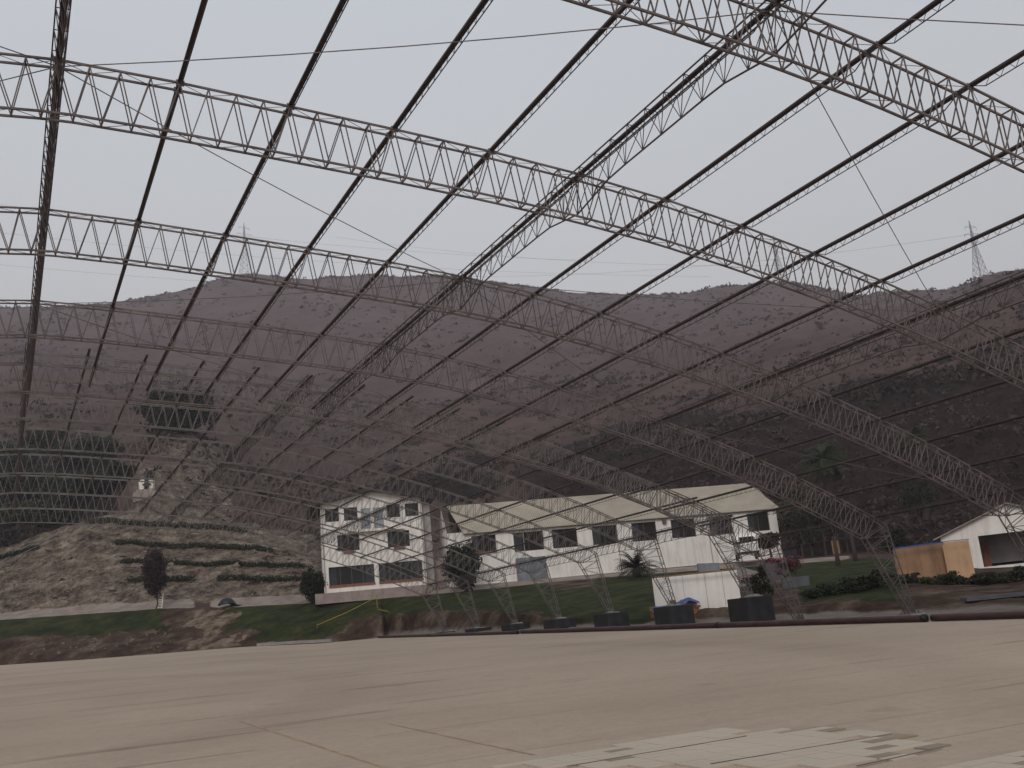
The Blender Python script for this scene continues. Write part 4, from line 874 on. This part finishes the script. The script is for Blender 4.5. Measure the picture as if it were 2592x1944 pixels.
g = P(1178, 1492, 91.5); bush('garden_bush', 'tall dark bush between the house and the long hall', 'bush', g, 4.6, 1.95, M['leafdark'], 6500, .2, 6, clumps=36)
g = at(1613, 1462); palm('short bushy palm in front of the long hall', g, 0.8, 2.1, M['leafdark'], 4, .35, 80, .9)
g = at(450, 1098, 150); tree('broad_tree', 'broad dark tree on top of the dirt peak above the terraces', 'tree', g-[0, 0, 1], 9.5, 7.2, M['leafdark'], 9000, .55, .1, 8, 40, tr=.35)
T_ = [(40, 1185, 5.5, 4.5), (110, 1150, 6, 4.5), (190, 1190, 6, 5), (262, 1165, 5, 4), (25, 1275, 6, 4.5), (95, 1255, 6, 5), (165, 1285, 6, 5), (235, 1262, 5.5, 4.5), (300, 1235, 4.5, 3.5), (60, 1330, 4.5, 4), (140, 1335, 4, 3.5), (-60, 1240, 7, 6), (-70, 1330, 6, 5)]
TL = ['under the ridge beam, upper row', 'second from left in the upper row', 'third from left in the upper row', 'last of the upper row, nearest the dirt peak', 'at the left edge, middle row', 'second in the middle row', 'third in the middle row', 'fourth in the middle row', 'just left of the monument', 'left one of the lowest row', 'right one of the lowest row', 'outside the frame, upper', 'outside the frame, lower']
for i, (u, v_, hh, rr) in enumerate(T_): tree('orchard_tree', 'dark green tree of the left grove, '+TL[i], 'tree', at(u, v_, 118)-[0, 0, .6], hh, rr, M['leafdark' if i % 3 else 'leafgreen'], 2600, .38, .15, 20+i, 16, 'trees of the left grove', .2)
for (u, v_, lab, hh, rr) in ((2440, 880, 'dark', 7, 10), ): pass
# terrace hedges
def hedge(label, pts, h_, w_, seed):
    P_ = [at(u, v, 95) for u, v in pts]; v = []; f = []; k = 0; L_ = 0
    for a, b_ in zip(P_, P_[1:]):
        n = max(1, int(np.linalg.norm(b_-a)/0.55))
        for i in range(n): c = a+(b_-a)*i/n; v, f = leaves((c[0], c[1], onground(c[0], c[1])+h_*.35), (.55, w_*.85, h_*.55), 170, .15, seed+k, hollow=.1, v=v, f=f); k += 1
    c = P_[0]; v = [np.asarray(q)-c for q in v]; o = mesh('terrace_hedge', v, f, M['hedge']); o.location = tuple(c); tag(o, label, 'hedge', 'clipped hedges on the terraces')
hedge('topmost clipped hedge, along the crest of the rocky terraces', [(222, 1328), (318, 1330), (430, 1334), (530, 1339), (627, 1348)], .8, .45, 100)
hedge('second clipped hedge from the top on the rocky terraces', [(300, 1379), (400, 1383), (500, 1386), (600, 1391), (700, 1403)], .75, .45, 200)
hedge('third clipped hedge from the top, starting thin behind the small tree', [(315, 1426), (400, 1427), (550, 1431), (700, 1436), (778, 1441)], .6, .4, 300)
hedge('lowest clipped hedge, left piece behind the small tree', [(332, 1474), (420, 1474), (500, 1472)], .75, .45, 400)
hedge('lowest clipped hedge, right piece ending at the house bush', [(560, 1470), (650, 1472), (766, 1471)], .75, .45, 500)
hedge('low hedge on the left slope below the grove', [(-30, 1425), (40, 1405), (100, 1392)], .7, .5, 600)
# right side garden
for i, (u, v_, hh, rr, mm) in enumerate(((2062, 1515, 1.0, .9, 'leafdark'), (2100, 1508, 1.1, .9, 'leafdark'), (2140, 1502, 1.2, 1.0, 'leafdark'), (2180, 1497, 1.3, 1.0, 'leafdark'), (2218, 1492, 1.4, 1.0, 'leafdark'), (2300, 1494, .9, .8, 'leafdark'), (2345, 1490, .7, .8, 'leafolive'), (2395, 1482, 1.1, .9, 'leafdark'), (2430, 1478, .7, .9, 'leafdark'), (2480, 1474, 1.0, 1.1, 'leafdark'), (2530, 1468, 1.0, 1.1, 'leafdark'), (2580, 1460, 1.2, 1.2, 'leafdark'))):
    lab = ['nearest the flower bed', 'second from the flower bed', 'below the lawn middle', 'fourth from the flower bed', 'just left of the fifth arch foot', 'at the foot of the brown plywood screen', 'low olive one under the brown plywood', 'under the join of the plywood screens', 'under the bright plywood', 'in front of the shed wall', 'in front of the shed doorway', 'at the right edge of the picture'][i]
    g = P(u, v_, 51); g[2] = max(onground(g[0], g[1])-.05, g[2]-.3); bush('low_shrub', 'low dark shrub of the hedge row, '+lab, 'shrub', g, hh*.62, rr, M[mm], 800, .13, 60+i, 'shrubs in front of the plywood and lawn')
for i, (u, v_, zd, hh, rr, lab) in enumerate(((1985, 1450, 61.5, .9, .8, 'pink flowering shrub on the left of the bed'), (2010, 1442, 62, .9, .7, 'pink flowering shrub at the right end of the bed'), (1952, 1427, 64, .5, .6, 'small pink flowering plant on the planter wall'), (1892, 1474, 60, .5, .5, 'red flowering plant by the retaining wall'))):
    bush('flowering_shrub', lab, 'shrub', P(u, v_, zd)-[0, 0, .1], hh, rr, M['leafdark'], 500, .1, 90+i, 'pink flowering shrubs', m2=M['pink'])
g = P(1928, 1515, 52); bush('round_bush', 'dark round bush directly behind the big foundation block', 'bush', g, 1.6, .75, M['leafdark'], 1200, .12, 97)
g = P(2272, 1402, 72); bush('leafy_bush', 'dark leafy bush above the left end of the plywood screen', 'bush', g, 1.7, 1.3, M['leafdark'], 1500, .16, 98)
g = at(2120, 1330, 95); palm('tall dark palm right of the long hall', P(2122, 1400, 100), 9.2, 3.2, M['leafgreen'], 11, .38, 90)
palm('tall palm against the dark hillside above the fourth arch', P(2352, 1345, 104), 9.5, 2.6, M['leafgreen'], 12, .3, 40)
palm('small yellowish palm beside the roof end of the hall', P(2035, 1370, 98), 3.6, 2.6, M['leafolive'], 13, .25, 40)
for i, (u, v_, zd, hh, rr, mm, lab) in enumerate(((2090, 1400, 98, 6, 2.2, 'leafdark', 'dark tree next to the tall palm right of the hall'), (2148, 1405, 99, 5, 2.0, 'leafred', 'brownish tree under the tall palm'), (2032, 1404, 92, 4.2, 1.7, 'leafdark', 'bushy tree at the right end wall of the hall'), (1952, 1402, 88, 1.9, 1.2, 'leafdark', 'low tree behind the truck'), (2055, 1398, 92, 2.6, 1.5, 'leafdark', 'low tree at the end of the garden path'), (2210, 1400, 88, 3.5, 1.3, 'leafred', 'thin brown tree on the right of the lawn'), (2350, 1340, 104, 6, 2.2, 'leafdark', 'dark tree round the foot of the hillside palm'))):
    tree('garden_tree', lab, 'tree', P(u, v_, zd), hh, rr, M[mm], 1700, .2, .25, 130+i, 14, 'trees right of the hall')
for (u, v_, lab) in ((2122, 1425, 'grey tree trunk stump on the lawn, left one'), (2165, 1412, 'grey tree trunk by the lawn, right one')):
    g = at(u, v_+8, 50); t = thing('cut_trunk', lab, 'tree trunk', g); MB().tube([(0, 0, -.2), (.05, 0, 1.0), (0, 0, 2.2)], [.19, .15, .12], 10).build('trunk', M['bark'], t, True); MB().tube([(0, 0, 1.6), (.5, 0, 2.3)], [.08, .04], 6).build('branch', M['bark'], t)

# scrub scattered over the hills, too many to count
def scrub():
    r_ = np.random.default_rng(5); V = []; F_ = []
    def add(x, y, z, s, k, seed):
        d = r_.normal(size=(k, 3)); d /= np.linalg.norm(d, axis=1)[:, None]; d[:, 2] = np.abs(d[:, 2]); p = np.array([x, y, z])+d*np.array([s, s, s*.8])*(.4+.6*r_.random((k, 1))); a = r_.normal(size=(k, 3))*s*.17; b_ = r_.normal(size=(k, 3))*s*.17
        n = len(V)
        for i in range(k): V.extend([p[i]-a[i], p[i]+b_[i], p[i]+a[i], p[i]-b_[i]]); F_.append((n+4*i, n+4*i+1, n+4*i+2, n+4*i+3))
    az = np.radians(r_.uniform(-3, 58, 16000)); R, Z_ = bands(az); t = r_.uniform(4.6, 9.0, len(az)); ti = t.astype(int); j = np.arange(len(az)); r = R[ti, j]+(R[np.minimum(ti+1, 10), j]-R[ti, j])*(t-ti); x = r*np.sin(az); y = r*np.cos(az); h, tt = height(x, y); dn = fbm(x*.03, y*.03, 4)
    cnt = 0
    for i in range(len(az)):
        if t[i] < 5.6 and az[i] < 0.33: continue
        if 5.6 < t[i] < 6.6 and .05 < az[i] < .18 and r_.random() < .7: continue
        if 4.5 < t[i] < 5.2 and az[i] > .3: continue
        if dn[i] < -.12 and r_.random() < .75: continue
        s = r_.uniform(.2, .55)*(1+r[i]/190)*(1.0 if r_.random() < .93 else 1.8); add(x[i], y[i], h[i], s, 13, i); cnt += 1
        if cnt > 8500: break
    # ragged skyline
    az = np.radians(r_.uniform(-3, 58, 1500)); R, Z_ = bands(az)
    for a, rr, q in zip(az, R[9], range(len(az))):
        rr = rr-r_.uniform(0, 8); x_, y_ = rr*math.sin(a), rr*math.cos(a); dens = float(fbm(np.array([a*60]), np.array([2.0]))[0])
        if dens < -.1: continue
        add(x_, y_, onground(x_, y_)-.3, r_.uniform(.8, 2.4), 14, q)
    # dark thicket along the gully on the right
    az = r_.uniform(.55, 1.0, 420); R, Z_ = bands(az)
    for a, r7, r8 in zip(az, R[7], R[8]):
        rr = r7+r_.uniform(-3, 12)*(0.5+(a-.5)); x_, y_ = rr*math.sin(a), rr*math.cos(a); add(x_, y_, onground(x_, y_), r_.uniform(.8, 1.8), 26, 0)
    o = mesh('hill_scrub', V, F_, M['scrub']); o['kind'] = 'stuff'; o['label'] = 'dry scrub scattered over the hillsides'
    return o
scrub()
# stones scattered on the rocky bank and terraces, too many to count
def stones():
    r_ = np.random.default_rng(9); V = []; F_ = []
    for i in range(2600):
        a = math.radians(r_.uniform(-2, 22)); R, Z_ = bands(np.array([a])); t = r_.uniform(4.05, 5.0) if r_.random() < .93 else r_.uniform(1.1, 2.0)
        ti = int(t); r = R[ti, 0]+(R[ti+1, 0]-R[ti, 0])*(t-ti)
        if ti < 3 and not (.02 < a < .14): continue
        x, y = r*math.sin(a), r*math.cos(a); z = onground(x, y); s = r_.uniform(.06, .22)*(1 if r_.random() < .93 else 2.3); n = len(V); q = r_.normal(size=(6, 3))*.25
        for k, d in enumerate(((1, 0, 0), (0, 1, 0), (-1, 0, 0), (0, -1, 0), (0, 0, .8), (0, 0, -.8))): V.append(np.array([x, y, z])+(np.array(d)+q[k])*s)
        F_ += [(n, n+1, n+4), (n+1, n+2, n+4), (n+2, n+3, n+4), (n+3, n, n+4), (n+1, n, n+5), (n+2, n+1, n+5), (n+3, n+2, n+5), (n, n+3, n+5)]
    o = mesh('loose_stones', V, F_, mat('pale_stone', (0.17, 0.13, 0.105), .95, .35, 1.5)); o['kind'] = 'stuff'; o['label'] = 'loose pale stones on the banks and terraces'
stones()

# ---------------------------------------------------------------- pylons and overhead lines
def pylon(label, u, vb, vt, zd, seed):
    b_ = P(u, vb, zd); top = P(u, vt, zd); H_ = top[2]-b_[2]; t = thing('electricity_pylon', label, 'pylon', b_, seed, 'lattice pylons on the ridge'); w = MB(); W0 = H_*.09; th = 0.16
    def hw(z): f_ = z/H_; return W0*(1-f_/.62)+H_*.018*(f_/.62) if f_ < .62 else H_*.018*(1-(f_-.62)/.38)+.05
    zs = [0, .12, .23, .33, .42, .5, .57, .64, .71, .78, .85, .92, 1.0]
    for a, c in zip(zs, zs[1:]):
        a *= H_; c *= H_; p, q = hw(a), hw(c); A_ = [(-p, -p, a), (p, -p, a), (p, p, a), (-p, p, a)]; C_ = [(-q, -q, c), (q, -q, c), (q, q, c), (-q, q, c)]
        for i in range(4): w.bar(A_[i], C_[i], th); w.bar(A_[i], C_[(i+1) % 4], th*.6); w.bar(A_[(i+1) % 4], C_[i], th*.6); w.bar(C_[i], C_[(i+1) % 4], th*.6)
    w.build('tower', M['pylon'], t); ends = []
    for f_, L_ in ((.66, .12), (.78, .14), (.90, .10)):
        w = MB(); z = H_*f_; L_ = H_*L_
        for sg in (-1, 1): w.bar((0, 0, z+H_*.025), (sg*L_, 0, z), th*.7); w.bar((0, 0, z-H_*.01), (sg*L_, 0, z), th*.7); w.bar((sg*L_, 0, z), (sg*L_, 0, z-1.6), .1)
        w.build('crossarm', M['pylon'], t)
        for sg in (-1, 1): ends.append(b_+np.array([sg*L_*math.cos(seed), sg*L_*math.sin(seed), z-1.6]))
    return ends
pylon('faint lattice pylon on the left summit', 622, 700, 548, 715, 0.2)
pylon('lattice pylon in the middle, partly behind the second arch', 1978, 722, 582, 620, -0.1)
pylon('clearest lattice pylon, on the ridge at the right', 2487, 718, 541, 470, -0.2)
for i, (a, b_, lab) in enumerate((((0, 517, 600), (1500, 660, 650), 'upper overhead line over the left summit'), ((0, 589, 600), (1800, 700, 650), 'second overhead line across the left sky'), ((0, 670, 600), (2125, 772, 620), 'lowest overhead line, skimming the ridge'), ((850, 600, 640), (2000, 672, 620), 'overhead line towards the middle pylon'), ((1130, 700, 650), (2480, 590, 470), 'overhead line rising to the right pylon'))):
    p, q = P(*a), P(*b_); w = MB(); n_ = 14; w.path([p+(q-p)*k/n_-np.array([0, 0, 10])*4*(k/n_)*(1-k/n_)*.6 for k in range(n_+1)], .075); tag(w.build('overhead_line', M['rod']), lab, 'power line', 'overhead lines')

# ---------------------------------------------------------------- haze
hz = MB().box(-700, 1700, -80, 2000, -160, 330).build('haze', None); hz['kind'] = 'stuff'; hz['label'] = 'thin grey haze filling the valley'
m = bpy.data.materials.new('haze'); m.use_nodes = True; nt = m.node_tree; nt.nodes.clear(); o_ = nt.nodes.new('ShaderNodeOutputMaterial'); pv = nt.nodes.new('ShaderNodeVolumePrincipled')
pv.inputs['Color'].default_value = (0.83, 0.77, 0.84, 1); pv.inputs['Density'].default_value = 0.00046; pv.inputs['Anisotropy'].default_value = 0.1
nt.links.new(pv.outputs[0], o_.inputs['Volume']); hz.data.materials.append(m)
